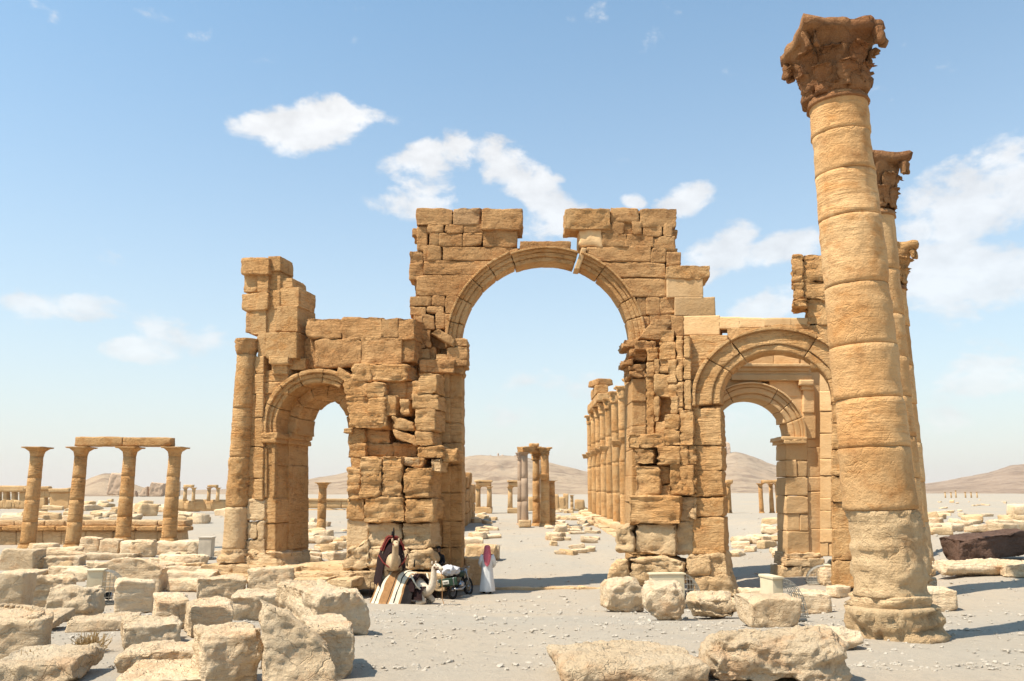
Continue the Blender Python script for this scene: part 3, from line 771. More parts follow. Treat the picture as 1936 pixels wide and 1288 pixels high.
def bell(c, rows, nseg, amp, seed):
    """lathe whose rows (radius, z, squareness) turn from round to a four-cornered plan with hollow sides"""
    rows = np.array(rows, float)
    a = np.linspace(0, 2 * math.pi, nseg, endpoint=False) + .0
    V = []
    for r, z, sq in rows:
        k = np.abs(np.cos(2 * (a - math.pi / 4)))       # 1 at the corners
        sqr = 1 / np.maximum(np.abs(np.cos(a)), np.abs(np.sin(a)))
        rad = r * ((1 - sq) + sq * (sqr * (1 - .10 * (1 - k))))
        V.append(np.stack([c[0] + rad * np.cos(a), c[1] + rad * np.sin(a), np.full(nseg, c[2] + z)], -1))
    V = np.concatenate(V)
    I = np.arange(len(V)).reshape(len(rows), nseg); J = np.roll(I, -1, 1)
    F = np.stack([I[:-1], J[:-1], J[1:], I[1:]], -1).reshape(-1, 4)
    nr = V - np.array([c[0], c[1], 0]); nr[:, 2] = 0; nr /= np.linalg.norm(nr, axis=1, keepdims=True)
    V = V + nr * (amp * (fbm(V * 3.5, 4, seed) + np.minimum(0, fbm(V * 1.7, 3, seed + 5)) * 1.5))[:, None]
    V[:, 2] += amp * .5 * fbm(V * 4, 2, seed + 3)
    return V, F, (list(I[0][::-1]), list(I[-1]))
def corinthian(parent, c, z, r, h, mat, detail=True, amp=.085, rot=0.0):
    """weathered capital: bell with two rows of leaves, corner volutes, hollow-sided abacus"""
    _seed[0] += 1
    V, F, caps = bell((c[0], c[1], z), [(r * .6, 0, 0), (r * 1.0, .0, 0), (r * 1.05, .08 * h, 0), (r * 1.03, .3 * h, 0), (r * 1.08, .5 * h, .05), (r * 1.2, .66 * h, .2), (r * 1.34, .78 * h, .5), (r * 1.4, .82 * h, .85), (r * 1.52, .84 * h, 1), (r * 1.55, .92 * h, 1), (r * 1.5, .99 * h, 1), (r * 1.2, h, 1), (r * .5, h, 1)], 64, amp, _seed[0])
    o = place('capital', V, F, mat, parent, caps)
    for row, (zz, hh, n, ph) in enumerate([(.04, .40, 8, 0), (.10, .62, 8, math.pi / 8)]):
        for k in range(n):
            if (k * 7 + row * 3 + int(c[0] * 10)) % 9 == 0: continue      # broken away
            leaf(o, (c[0], c[1], z), ph + rot + k * 2 * math.pi / n, r * 1.0, zz * h, r * .62, hh * h, r * (.34 + .12 * row), mat, amp=amp * .6) if detail else None
    if detail:
        for k in range(4):
            a = math.pi / 4 + k * math.pi / 2
            for s in (-1, 1):
                _seed[0] += 1
                aa = a + s * .09
                q, pp, nr, FF = rounded((r * .17, r * .11, h * .13), .05, .05, _seed[0])
                R = np.array([[math.cos(aa), -math.sin(aa), 0], [math.sin(aa), math.cos(aa), 0], [0, 0, 1]])
                P = q @ R.T + np.array([c[0] + math.cos(aa) * r * 1.72, c[1] + math.sin(aa) * r * 1.72, z + .72 * h])
                P = erode(P, nr @ R.T, .05, .2, _seed[0], 2)
                place('volute', P, FF, mat, o)
    return o
def big_column(px, py, H, rb, rt, caph, joints, label, detail=True, nseg=96, seg=.06, capmat=None, d=None):
    g = ground(px, py) if d is None else d
    root = empty('colonnade_column', (g.x, g.y, g.z), label, 'column', 'tall colonnade columns leading to the arch')
    c = (g.x, g.y, 0)
    zb, zt = g.z + .55, g.z + H - caph
    # eroded base and footing
    drum(root, c, rb * 1.3, rb * 1.1, g.z - .15, g.z + .42, M_LOW, nseg, seg, .10, 1.2, 'base', .06)
    drum(root, c, rb * 1.06, rb * 1.02, g.z + .40, zb + .02, M_LOW, nseg, seg, .07, 1.0, 'base', .05)
    z = [zb] + [zb + (zt - zb) * j for j in joints] + [zt]
    for k in range(len(z) - 1):
        t0, t1 = (z[k] - zb) / (zt - zb), (z[k + 1] - zb) / (zt - zb)
        f = lambda t: rb + (rt - rb) * (t ** .8)
        drum(root, (c[0] + random.Random(k).uniform(-.008, .008), c[1], 0), f(t0), f(t1), z[k], z[k + 1], M_SHAFT if k else M_LOW, nseg, seg, .014 if k else .04, .7 if k else 1.2, 'drum', .02, .03 if k else .07)
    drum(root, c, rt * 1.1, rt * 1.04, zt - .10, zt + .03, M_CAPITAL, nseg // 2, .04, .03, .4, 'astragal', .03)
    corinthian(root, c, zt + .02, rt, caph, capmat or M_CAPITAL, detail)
    return root
random.seed(4)
g1 = ground(1690, 1204)
zs1 = [at_depth(1620, yy, g1.y - .5).z for yy in (965, 843, 748, 645, 527, 396, 308, 232)]
H1 = 8.80; zb1 = g1.z + .55; zt1 = g1.z + H1 - 1.04
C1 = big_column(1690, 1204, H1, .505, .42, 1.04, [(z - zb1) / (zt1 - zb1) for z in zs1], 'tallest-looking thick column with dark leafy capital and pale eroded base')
C1.rotation_euler = (0, math.radians(-1.5), 0)
p1 = C1.location
p2 = at_depth(1710, 1126, 17.4); p3 = at_depth(1727, 1077, 23.2)
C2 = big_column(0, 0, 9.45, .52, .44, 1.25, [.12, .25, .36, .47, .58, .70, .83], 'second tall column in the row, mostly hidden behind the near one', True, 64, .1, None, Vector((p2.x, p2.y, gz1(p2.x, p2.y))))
C3 = big_column(0, 0, 9.5, .52, .44, 1.25, [.14, .28, .42, .56, .70, .85], 'third tall column in the row, only a capital edge and shaft edge showing', True, 48, .12, M_GOLD, Vector((p3.x, p3.y, gz1(p3.x, p3.y))))

def plain_column(name, loc, H, r, label, group, mat=M_FAR, cap='flare', nseg=24, joints=3, base=True, bracket=None, caph=.6, parent=None, amp=.02, taper=.86, capmat=None, seg=.25):
    x, y, z = loc
    root = empty(name, (x, y, z), label, 'column', group) if parent is None else parent
    c = (x, y, 0)
    nd = 'drum'
    b = .3 * r * 2 if base else 0
    if base:
        drum(root, c, r * 1.3, r * 1.15, z - .2, z + b, mat, nseg, .12, .03, .5, 'base', .04)
    z0, z1 = z + b, z + H - caph
    zz = np.linspace(z0, z1, joints + 1)
    for k in range(joints):
        t0, t1 = k / joints, (k + 1) / joints
        drum(root, c, r * (1 - (1 - taper) * t0), r * (1 - (1 - taper) * t1), zz[k], zz[k + 1] + .005, mat, nseg, seg, amp, .8, nd, .015)
    rt = r * taper
    _seed[0] += 1
    cm = capmat or mat
    if cap == 'flare':
        V, F, caps = bell((x, y, z1), [(rt * .5, 0, 0), (rt * 1.02, 0, 0), (rt * 1.05, .2 * caph, 0), (rt * 1.15, .5 * caph, .2), (rt * 1.5, .8 * caph, .7), (rt * 1.75, .84 * caph, 1), (rt * 1.8, caph * .97, 1), (rt * .5, caph, 1)], nseg, amp, _seed[0])
    else:
        V, F, caps = bell((x, y, z1), [(rt * .5, 0, 0), (rt * 1.05, 0, 0), (rt * 1.3, .06 * caph, .1), (rt * 1.1, .12 * caph, 0), (rt * 1.35, .33 * caph, .1), (rt * 1.15, .38 * caph, .1), (rt * 1.5, .62 * caph, .3), (rt * 1.3, .68 * caph, .5), (rt * 1.75, .86 * caph, 1), (rt * 1.75, caph, 1), (rt * .5, caph, 1)], max(32, nseg), .07, _seed[0])
    place('capital', V, F, cm, root, caps)
    if bracket:
        bz, bdx, bdy = bracket
        _seed[0] += 1
        H_ = np.array([.34, .3, .24])
        q, pp, nr, F = rounded(H_, .1, .04, _seed[0])
        q[:, 0:2] *= (1 + .25 * pp[:, 2:3])
        P = q + np.array([x + bdx, y + bdy, z + bz])
        place('bracket', erode(P, nr, .03, .5, _seed[0]), F, cm, root)
    return root
# row of the great colonnade beyond the arch
rowlab = ['first', 'second', 'third', 'fourth', 'fifth', 'sixth', 'seventh', 'eighth']
for i in range(8):
    y = 57.5 + 4.7 * i
    x = 8.35 + .03 * i
    z = gz1(x, y)
    plain_column('street_column', (x, y, z), 10.75 + random.uniform(-.08, .08), .36, 'golden column with side bracket, %s from the arch in the colonnade row beyond it' % rowlab[i],
                 'colonnade row beyond the arch', M_GOLD, 'leaf', 28, 4, True, (6.35, -.5, 0) if i != 2 else None, .95, seg=.22)
def beam(name, a, b, w, h, mat, label=None, cat=None, parent=None, r=.05, amp=.04, seg=.15, group=None):
    """a stone lying from point a to point b (their undersides), w wide and h high"""
    _seed[0] += 1
    a = np.array(a, float); b = np.array(b, float)
    d = b - a; Ln = np.linalg.norm(d); X = d / Ln
    Y = np.cross([0, 0, 1.0], X); Y /= np.linalg.norm(Y); Z = np.cross(X, Y)
    q, pp, nr, F = rounded((Ln / 2, w / 2, h / 2), seg, r, _seed[0])
    R = np.stack([X, Y, Z], 0)
    P = q @ R + (a + b) / 2 + Z * h / 2
    P = erode(P, nr @ R, amp, .6, _seed[0])
    o = place(name, P, F, mat, parent)
    if label: tag(o, label, cat, group, 'thing')
    return o
zt = gz1(8.4, 75) + 10.7
beam('entablature_block', (8.4, 75.0, zt + .1), (8.5, 86.4, zt + .1), 1.1, .75, M_GOLD, 'long beam of entablature lying across the far colonnade capitals', 'stone beam')
beam('entablature_block', (8.4, 76.0, zt + .87), (8.45, 81.5, zt + .87), 1.2, .9, M_GOLD, 'broken second course of entablature resting on the long colonnade beam', 'stone beam')
beam('cornice_block', (7.7, 77.5, zt + 1.8), (9.2, 77.9, zt + 1.8), 2.6, .6, M_UPPER, 'jutting cornice stone perched on top of the colonnade entablature', 'stone block')

# ------------------------------------------------------------------ loose stones
def stone_verts(W, D, Hh, seed, seg, r=.12, amp=.05, strata=.7, skew=.1, top=1.0, kind='block', freq=1.0, maxn=76, cut=.05):
    """a weathered block standing on z=0, front face on y=0, centred in x; size W x D x Hh"""
    rnd = random.Random(seed)
    amp = amp * min(1.0, max(.45, (W * D * Hh) ** (1 / 3) / 1.0))
    q, pp, nr, F = rounded((W / 2, D / 2, Hh / 2), seg, r * min(W, D, Hh), seed, maxn, .8)
    if kind == 'drum':      # a lying drum: round section along x
        rr = np.hypot(q[:, 1] / (D / 2), q[:, 2] / (Hh / 2)); m = np.maximum(np.abs(pp[:, 1]), np.abs(pp[:, 2]))
        k = np.where(rr > 1e-6, m / np.maximum(rr, 1e-6), 1)
        q[:, 1] *= k; q[:, 2] *= k
    if kind == 'disc':      # a standing-flat drum or column base
        rr = np.hypot(pp[:, 0], pp[:, 1]); m = np.maximum(np.abs(pp[:, 0]), np.abs(pp[:, 1]))
        k = np.where(rr > 1e-6, m / np.maximum(rr, 1e-6), 1)
        q[:, 0] *= k; q[:, 1] *= k
    if kind == 'boulder':
        ln = np.linalg.norm(pp, axis=1, keepdims=True)
        q = q * (.62 + .38 * np.abs(pp).max(1, keepdims=True) / ln)
    if kind == 'wedge':     # one end high and thin, sloping down along x
        t_ = (pp[:, 2] + 1) / 2
        q[:, 2] -= t_ * Hh * .5 * np.clip((pp[:, 0] + 1) / 2, 0, 1) ** 1.3
        q[:, 1] *= 1 - .55 * t_
        q[:, 0] -= t_ * W * .12
    if kind == 'hump':      # rounded, gabled top
        q[:, 2] = np.where(q[:, 2] > -Hh * .1, q[:, 2] * (1 - .55 * np.abs(pp[:, 0]) ** 2.2), q[:, 2])
    q = chip_planes(q, np.array([W, D, Hh]) / 2, seed + 5, 8, cut * .25, cut)
    c = {(a, b, e): np.array([rnd.uniform(-1, 1) * skew * W * .5, rnd.uniform(-1, 1) * skew * D * .5, rnd.uniform(-1, 1) * skew * Hh * .5 * (e > 0)]) for a in (-1, 1) for b in (-1, 1) for e in (-1, 1)}
    off = 0
    for (a, b, e), v in c.items():
        off = off + ((1 + a * pp[:, 0]) * (1 + b * pp[:, 1]) * (1 + e * pp[:, 2]) / 8)[:, None] * v
    s = 1 + (top - 1) * (pp[:, 2:3] + 1) / 2
    q = q * np.concatenate([s, s, np.ones_like(s)], 1) + off
    S = q + seed * 7.31
    big = fbm(S * (1.1 * freq), 4, seed) * .55
    bed = fbm(S * np.array([1.4, 1.4, 7.5]) * freq, 4, seed + 3); bed = np.where(bed > 0, .45 * bed, 1.15 * bed) * strata
    rid = -np.abs(fbm(S * (3.4 * freq), 5, seed + 11, .6)) * .75
    fine = fbm(S * (11 * freq), 3, seed + 19, .6) * .24
    q = q + nr * (amp * (big + bed + rid + fine))[:, None]
    q[:, 2] += Hh / 2
    q[:, 1] += D / 2
    return q, F
_rots = {}
def gstone(px, py, wpx, hpx, D, yaw, label, mat=M_PALE, name='fallen_block', cat='stone block', seed=None, group=None, tilt=(0, 0), sink=.06, d=None, seg=None, lift=0.0, **kw):
    """a stone whose front lower edge shows at pixel (px, py); size from its width and front height in pixels at that ground point"""
    _seed[0] += 1
    seed = seed or _seed[0]
    g = ground(px, py) if d is None else Vector((at_depth(px, py, d).x, d, gz1(at_depth(px, py, d).x, d)))
    zc = g.y * CP + (g.z - CAMZ) * SP
    W, Hh = wpx * zc / FPX, hpx * zc / FPX
    seg = seg or max(.02, g.y * .0024)
    q, F = stone_verts(W, D, Hh * (1 + sink), seed, seg, **kw)
    R = Matrix.Rotation(math.radians(yaw), 3, 'Z') @ Matrix.Rotation(math.radians(tilt[0]), 3, 'X') @ Matrix.Rotation(math.radians(tilt[1]), 3, 'Y')
    q = q @ np.array(R).T
    q = q + np.array([g.x, g.y, g.z - sink * Hh + lift])
    o = place(name, q, F, mat)
    tag(o, label, cat, group, 'thing')
    return o
B = dict
# -- left foreground
FG = [
 (4, 1162, 60, 72, 1.0, 14, 'smooth pale block beside the rough pitted block', B(r=.06, amp=.03)),
 (92, 1158, 92, 66, 1.1, 30, 'long pitted block behind the rounded boulder', B(amp=.10, strata=.9)),
 (126, 1178, 104, 64, .75, 4, 'rounded rough boulder standing in front of the pitted block', B(r=.32, amp=.09, top=.9, cut=.12)),
 (30, 1196, 120, 18, 1.6, 16, 'thin flat pale slab behind the curved carved fragment', B(r=.1, amp=.03)),
 (40, 1300, 170, 42, 1.0, 8, 'low pale rock with a dry shrub on it', B(r=.25, amp=.08)),
 (252, 1160, 66, 60, .75, 26, 'squared block with broken rim next to the cream floodlight box', B(r=.06, amp=.05, top=1.05)),
 (238, 1122, 128, 66, .7, 6, 'large gable-topped slab standing behind the cream floodlight box', B(kind='hump', r=.08, amp=.04, cut=.03)),
 (196, 1194, 120, 20, .8, 24, 'long thin wedge slab in front of the gable-topped slab', B(r=.15, amp=.06)),
 (290, 1236, 104, 52, 1.1, 26, 'broad flat-topped block beside the dry shrub', B(r=.08, amp=.07, strata=.9)),
 (300, 1278, 160, 42, .75, 14, 'low long layered slab in front of the flat-topped block', B(r=.15, amp=.09, strata=1.1)),
 (300, 1322, 170, 34, 1.0, 10, 'pale slab at the foot of the layered slab', B(r=.2, amp=.06)),
 (322, 1192, 62, 58, .8, 24, 'narrow block wedged beside the grooved block', B(r=.08, amp=.06)),
 (400, 1208, 82, 58, .9, 26, 'block with a vertical groove between two squared blocks', B(r=.06, amp=.05)),
 (414, 1154, 88, 62, .9, 18, 'chipped squared block with a scroll on its corner', B(r=.1, amp=.08)),
 (508, 1150, 80, 70, .8, 8, 'tall block with carved flutes standing nearest the round-shafted pier', B(r=.1, amp=.06, strata=.3, cut=.03)),
 (492, 1175, 104, 50, .85, 10, 'undercut block with broken lower corner before the fluted block', B(r=.12, amp=.08, top=1.12)),
 (646, 1204, 112, 82, 2.0, 30, 'big long block with pitted face beside the gravel path', B(r=.12, amp=.06)),
 (626, 1288, 92, 96, 1.1, 18, 'pale block with flat bright top behind the leaning wedge block', B(r=.07, amp=.05)),
 (438, 1318, 118, 112, .95, 28, 'pitted upright block with a dark orange side', B(r=.12, amp=.07)),
]
for (px, py, w, h, D, yaw, lab, kw) in FG:
    gstone(px, py, w, h, D, yaw, lab, group=None, **kw)
gstone(572, 1330, 140, 172, .95, 16, 'large wedge-shaped block leaning up at the bottom of the rubble', M_PALE, kind='wedge', r=.06, amp=.05, skew=.06, cut=.04)
# -- right foreground
FR = [
 (1187, 1158, 82, 58, .85, 8, 'squared boulder at the foot of the pier facing the colonnade, beside the rounded one', B(cut=.14, r=.16, amp=.07)),
 (1256, 1174, 78, 68, .8, -6, 'tall rounded boulder in front of the cream floodlight housing', B(cut=.14, r=.26, amp=.09)),
 (1345, 1126, 80, 30, .9, 0, 'low block against the pier facing the colonnade behind the layered boulder', B(r=.15, amp=.06)),
 (1360, 1172, 86, 46, .8, 6, 'layered boulder with deep horizontal grooves', B(cut=.14, r=.2, amp=.10, strata=1.6)),
 (1440, 1142, 66, 26, .8, 0, 'flat block behind the wire cage', B(r=.2, amp=.06)),
 (1466, 1187, 88, 52, .75, 3, 'clean-cut tapered block carrying the wire cage', B(r=.06, amp=.04, top=1.1)),
 (1545, 1162, 62, 38, .9, -8, 'squared block close behind the wire cage, near the column', B(r=.1, amp=.06)),
 (1205, 1296, 290, 40, 1.2, 4, 'long low smooth pale rock lying before the cracked boulder', B(r=.4, amp=.06, strata=.5)),
 (1478, 1300, 305, 98, .95, -6, 'big cracked boulder lying beside the foot of the tall column', B(r=.34, amp=.09, kind='boulder', top=.9)),
 (1612, 1232, 66, 34, .6, 14, 'crumbling pale footing stone under the tall column', B(cut=.14, r=.3, amp=.10)),
 (1782, 1158, 58, 40, .7, -10, 'cream block standing behind the tall column base', B(r=.14, amp=.05)),
 (1758, 1072, 30, 56, .5, 8, 'upright broken stump beside the column row', B(r=.15, amp=.07, top=.75)),
 (1756, 1120, 40, 26, .6, 0, 'small rounded stone at the foot of the second column', B(r=.3, amp=.06)),
 (1590, 1082, 40, 22, .6, -10, 'small stone propped against the rebuilt jamb', B(r=.2, amp=.05)),
 (1580, 1108, 46, 34, .6, 8, 'stone in the little pile behind the tall column', B(r=.2, amp=.06)),
 (1598, 1130, 40, 20, .5, 30, 'flat grey stone leaning on the little pile', B(r=.15, amp=.04)),
]
for (px, py, w, h, D, yaw, lab, kw) in FR:
    gstone(px, py, w, h, D, yaw, lab, **kw)
gstone(1880, 1090, 170, 30, .8, 3, 'fallen column shaft lying on the ground under the dark slab', M_PALE, 'fallen_shaft', 'column shaft', kind='drum', r=.1, amp=.05)
gstone(1940, 1094, 70, 26, .8, -12, 'broken block at the end of the fallen shaft', M_PALE, r=.14, amp=.06)
gstone(1895, 1062, 160, 42, 1.1, 2, 'long dark brown slab tilted on the fallen shaft', M_DARKBLOCK, 'dark_slab', 'stone slab', r=.05, amp=.06, tilt=(0, -7), lift=.14)
gstone(1930, 1000, 50, 26, .9, 5, 'brown rock heap stone beyond the dark slab', M_LOW, r=.25, amp=.09)
# -- blocks by the man in the white robe, inside the great arch
for (px, py, w, h, D, yaw, lab, mt) in [
 (908, 1062, 58, 30, 1.0, 0, 'long flat block above the man, at the edge of the street', M_LOW), (900, 1108, 46, 52, .9, 10, 'orange block standing in the shade beside the robed man', M_LOW),
 (926, 1060, 34, 30, .8, -8, 'pale block with sunlit top behind the robed man', M_PALE), (893, 1036, 40, 18, 1.0, 4, 'thin slab lying behind the deep jamb of the great arch', M_PALE),
 (882, 1110, 20, 24, .6, 15, 'small block beside the loaded motorbike', M_LOW)]:
    gstone(px, py, w, h, D, yaw, lab, mt, r=.12, amp=.06)
# -- low kerb across the passage
kerb = empty('threshold_kerb', (2, 33.6, 0), 'low worn stone kerb across the great passage', 'kerb')
PK = Plane(1031, 33.7, 0)
for k, (a, b) in enumerate([(925, 968), (967, 1012), (1011, 1049), (1048, 1095), (1094, 1140)]):
    block(kerb, PK, (a, 1111, b, 1118), 0, .4, M_LOW, name='kerb_stone', r=.05, amp=.03)
# -- rows of mid-distance stones on the left
ML = [
 (28, 1080, 64, 40, 1.1, 0, 'big pale pedestal block at the end of the stone ledge', B(r=.05, amp=.03)), (32, 1092, 70, 10, 1.6, 0, 'flat plinth slab under the big pale pedestal block', B(r=.2)),
 (100, 1075, 92, 22, 1.0, 8, 'rough slab between the pedestal block and the rubble wall', B(amp=.08)), (120, 1090, 70, 18, .8, -8, 'broken slab lying before the rough slab', B(amp=.08)),
 (78, 1042, 42, 14, .8, 0, 'small stacked slab by the second of four slim columns', B(r=.2)), (115, 1052, 60, 16, .8, 6, 'rough low stone beside the slim columns', B(r=.25, amp=.07)),
 (166, 1046, 38, 28, .9, 4, 'squared stone at the end of the rubble wall', B(r=.12)), (202, 1048, 40, 28, .9, -2, 'second squared stone of the rubble wall', B(r=.12)),
 (200, 1020, 80, 18, .8, 3, 'rough capping stone on the rubble wall', B(r=.2, amp=.07, lift=.5)), (240, 1050, 34, 26, .8, 0, 'third stone of the rubble wall', B(r=.16)),
 (268, 1054, 44, 32, .8, 12, 'tilted block at the gap of the rubble wall', B(r=.12)), (330, 1050, 90, 26, .9, 0, 'pitted frieze block in front of the small grey box', B(r=.12, amp=.07)),
 (200, 1060, 100, 12, 1.0, 0, 'flat slab in front of the rubble wall', B(r=.15)), (338, 1072, 92, 22, 1.1, 0, 'round moulded column base lying on the rubble', B(kind='disc', r=.3, amp=.06)),
 (338, 1084, 110, 12, 1.4, 0, 'plinth under the round moulded column base', B(r=.2)), (350, 1104, 96, 22, 1.0, -4, 'layered block below the round moulded column base', B(amp=.06)),
 (160, 1100, 90, 20, .8, 10, 'rough low stone beside the gable-topped slab', B(r=.3, amp=.08)), (420, 1090, 60, 20, .9, 0, 'step-like block against the round-shafted pier', B(r=.12)),
 (345, 1120, 70, 22, .8, -6, 'pale curved stone behind the chipped squared block', B(r=.25, amp=.06)),
]
for (px, py, w, h, D, yaw, lab, kw) in ML:
    gstone(px, py, w, h, D, yaw, lab, M_PALE, **kw)

# -- the curved carved cornice fragment in the left corner: a ring segment lying on its bed with a row of carved eggs
def cornice_fragment():
    g = ground(60, 1250)
    root = empty('carved_arch_fragment', (g.x, g.y, g.z), 'curved arch fragment carved with an egg band', 'arch fragment')
    _seed[0] += 1
    cx, cy = g.x - 1.15, g.y - .35
    q, pp, nr, F = rounded((.62, .3, .24), .03, .04, _seed[0], 60)
    a = math.radians(66) + pp[:, 0] * math.radians(-58)
    rad = 1.05 + q[:, 1]
    P = np.stack([cx + rad * np.cos(a), cy + rad * np.sin(a), g.z + .22 + q[:, 2]], 1)
    nw = np.stack([nr[:, 1] * np.cos(a) + nr[:, 0] * np.sin(a), nr[:, 1] * np.sin(a) - nr[:, 0] * np.cos(a), nr[:, 2]], 1)
    P = erode(P, nw, .02, .5, _seed[0], 2)
    place('body', P, F, M_PALE, root)
    egg = None
    for k in range(24):
        a = math.radians(12 + k * 4.6)
        _seed[0] += 1
        q, pp, nr, F = rounded((.028, .06, .03), .02, .025, _seed[0])
        R = np.array([[-math.sin(a), math.cos(a), 0], [math.cos(a), math.sin(a), 0], [0, 0, 1]])
        P = q @ R + np.array([cx + 1.2 * math.cos(a), cy + 1.2 * math.sin(a), g.z + .462])
        place('carved_egg', P, F, M_PALE, root)
cornice_fragment()

# ------------------------------------------------------------------ rubble fields: individual stones scattered by zone
VAR = []
for k in range(14):
    rnd = random.Random(900 + k)
    kind = ['block', 'block', 'boulder', 'block', 'block', 'drum', 'block', 'hump', 'block', 'boulder', 'block', 'disc', 'block', 'block'][k]
    W, D, Hh = rnd.uniform(.8, 1.5), rnd.uniform(.6, 1.0), rnd.uniform(.3, .62)
    q, F = stone_verts(W, D, Hh, 900 + k, .11, r=.14, amp=.05, skew=.18, kind=kind)
    q[:, 1] -= D / 2
    q[:, 2] -= Hh * .08
    me = qmesh('rubble_stone', q, F)
    me.materials.append(M_PALE if k % 3 else M_LOW)
    VAR.append(me)
KW = {'block': 'squared', 'boulder': 'rounded', 'drum': 'cylindrical', 'hump': 'gabled', 'disc': 'round flat'}
KINDS_ = ['block', 'block', 'boulder', 'block', 'block', 'drum', 'block', 'hump', 'block', 'boulder', 'block', 'disc', 'block', 'block']
def scatter(zone, n, s0, s1, label, group, seed, name='rubble_stone'):
    """zone = pixel quadrilateral corners (x0,y0,x1,y1) box; stones stand on the ground there, sized s0..s1"""
    rnd = random.Random(seed)
    for k in range(n):
        x0, y0, x1, y1 = zone
        g = ground(rnd.uniform(x0, x1), y0 + (y1 - y0) * rnd.random())
        vi = rnd.randrange(len(VAR))
        o = bpy.data.objects.new(name, VAR[vi])
        col.objects.link(o)
        s = rnd.uniform(s0, s1) * (1.0 if rnd.random() < .8 else 1.35)
        o.location = (g.x, g.y, g.z - .02)
        o.rotation_euler = (rnd.uniform(-.12, .12), rnd.uniform(-.12, .12), rnd.gauss(0, .5) if rnd.random() < .6 else rnd.uniform(0, 6.28))
        o.scale = (s * rnd.uniform(.8, 1.3), s * rnd.uniform(.7, 1.1), s * rnd.uniform(.7, 1.2))
        big_ = o.scale[0]
        sz = 'small' if big_ < s0 + (s1 - s0) * .35 else ('large' if big_ > s0 + (s1 - s0) * .75 else 'middling')
        tag(o, ('%s %s %s%s' % (sz, KW[KINDS_[vi]], 'ochre ' if vi % 3 == 0 else 'cream ', label)), 'stone', group, 'thing')
scatter((0, 948, 440, 992), 78, .8, 1.9, 'block in the ruin field around the slim columns', 'rubble around the slim columns', 1)
scatter((20, 1035, 430, 1100), 34, .5, .85, 'stone between the rubble wall and the round-shafted pier', 'rubble before the round-shafted pier', 2)
scatter((564, 985, 656, 1062), 38, .5, 1.0, 'block in the rubble behind the small arch behind the camels', 'rubble behind the small arch behind the camels', 3)
scatter((1035, 962, 1128, 1010), 62, .4, .9, 'block along the colonnade side of the street', 'rubble along the colonnade street', 4)
scatter((876, 975, 935, 1020), 14, .5, 1.0, 'stone along the wall side of the street', 'rubble along the street wall', 5)
scatter((1368, 975, 1492, 1062), 16, .6, 1.1, 'block on the sand behind the small arch by the tall column', 'blocks behind the arch by the tall column', 6)
scatter((1750, 942, 1936, 1012), 36, .5, 1.3, 'stone on the open plain beyond the column row', 'stones on the open plain', 7)
scatter((1040, 1000, 1135, 1050), 16, .5, .8, 'edging stone at the foot of the colonnade', 'edging stones of the colonnade', 8)
# pebbles and gravel: far too many to count
def pebbles():
    rnd = np.random.RandomState(5)
    n = 7000
    py = 950 + 338 * rnd.rand(n) ** .75
    px = rnd.rand(n) * 1990 - 20
    n1 = len(px)
    h = 2.6
    ang = np.arctan((py - 644) / FPX) - PITCH
    Y = np.clip(np.interp(ang, [.01, .05, .1, .15, .2, .25], [200, 60, 33, 15, 9.5, 7.5]), 5, 200)
    Xw = (px - 968) / FPX * Y
    Z = gz(Xw, Y)
    base, F = cube_topo(2, 2, 2)
    base = base / np.linalg.norm(base, axis=1, keepdims=True)
    s = (.008 + .028 * rnd.rand(n) ** 4) * np.clip(Y / 14, .8, 2.2)
    sc = s[:, None] * np.stack([1 + rnd.rand(n), .7 + rnd.rand(n), .45 + .5 * rnd.rand(n)], 1)
    V = base[None] * sc[:, None, :] * (1 + .35 * rnd.randn(n, len(base), 1) * .6)
    a = rnd.rand(n) * 6.28
    c, si = np.cos(a)[:, None], np.sin(a)[:, None]
    V = np.stack([V[..., 0] * c - V[..., 1] * si, V[..., 0] * si + V[..., 1] * c, V[..., 2]], -1)
    V = V + np.stack([Xw, Y, Z + s * .2], 1)[:, None, :]
    FF = (F[None] + (np.arange(n) * len(base))[:, None, None]).reshape(-1, 4)
    o = link('gravel', qmesh('gravel', V.reshape(-1, 3), FF, smooth=False), M_PEBBLE)
    tag(o, 'loose pebbles and gravel strewn over the sandy ground', None, None, 'stuff')
pebbles()

# ------------------------------------------------------------------ hills
def hill_mat(name, a, b, dark):
    m, t, bs = new_mat(name)
    g = t.nodes.new('ShaderNodeNewGeometry').outputs['Position']
    c = tmix(t, tramp(t, tnoise(t, g, .006, 6, .6, .4), .4, .62), rgb(*a), rgb(*b))
    c = tmix(t, math_node(t, 'MULTIPLY', tramp(t, tnoise(t, tmap(t, g, (1, 1, 3)), .018, 8, .75, .6), .48, .62), .8), c, rgb(*dark))
    c = tmix(t, math_node(t, 'MULTIPLY', tramp(t, tnoise(t, tmap(t, g, (.3, .3, 4.0)), .03, 6, .65), .56, .66), .4), c, rgb(*dark))
    t.links.new(c, bs.inputs['Base Color'])
    bp = t.nodes.new('ShaderNodeBump'); bp.inputs['Strength'].default_value = .8; bp.inputs['Distance'].default_value = 8
    t.links.new(tnoise(t, g, .03, 8, .7), bp.inputs['Height']); t.links.new(bp.outputs[0], bs.inputs['Normal'])
    return m
M_HILL = hill_mat('bare_hillside', (.34, .24, .155), (.38, .275, .18), (.21, .14, .09))
M_HILL2 = hill_mat('reddish_hillside', (.29, .20, .135), (.34, .24, .165), (.18, .12, .08))
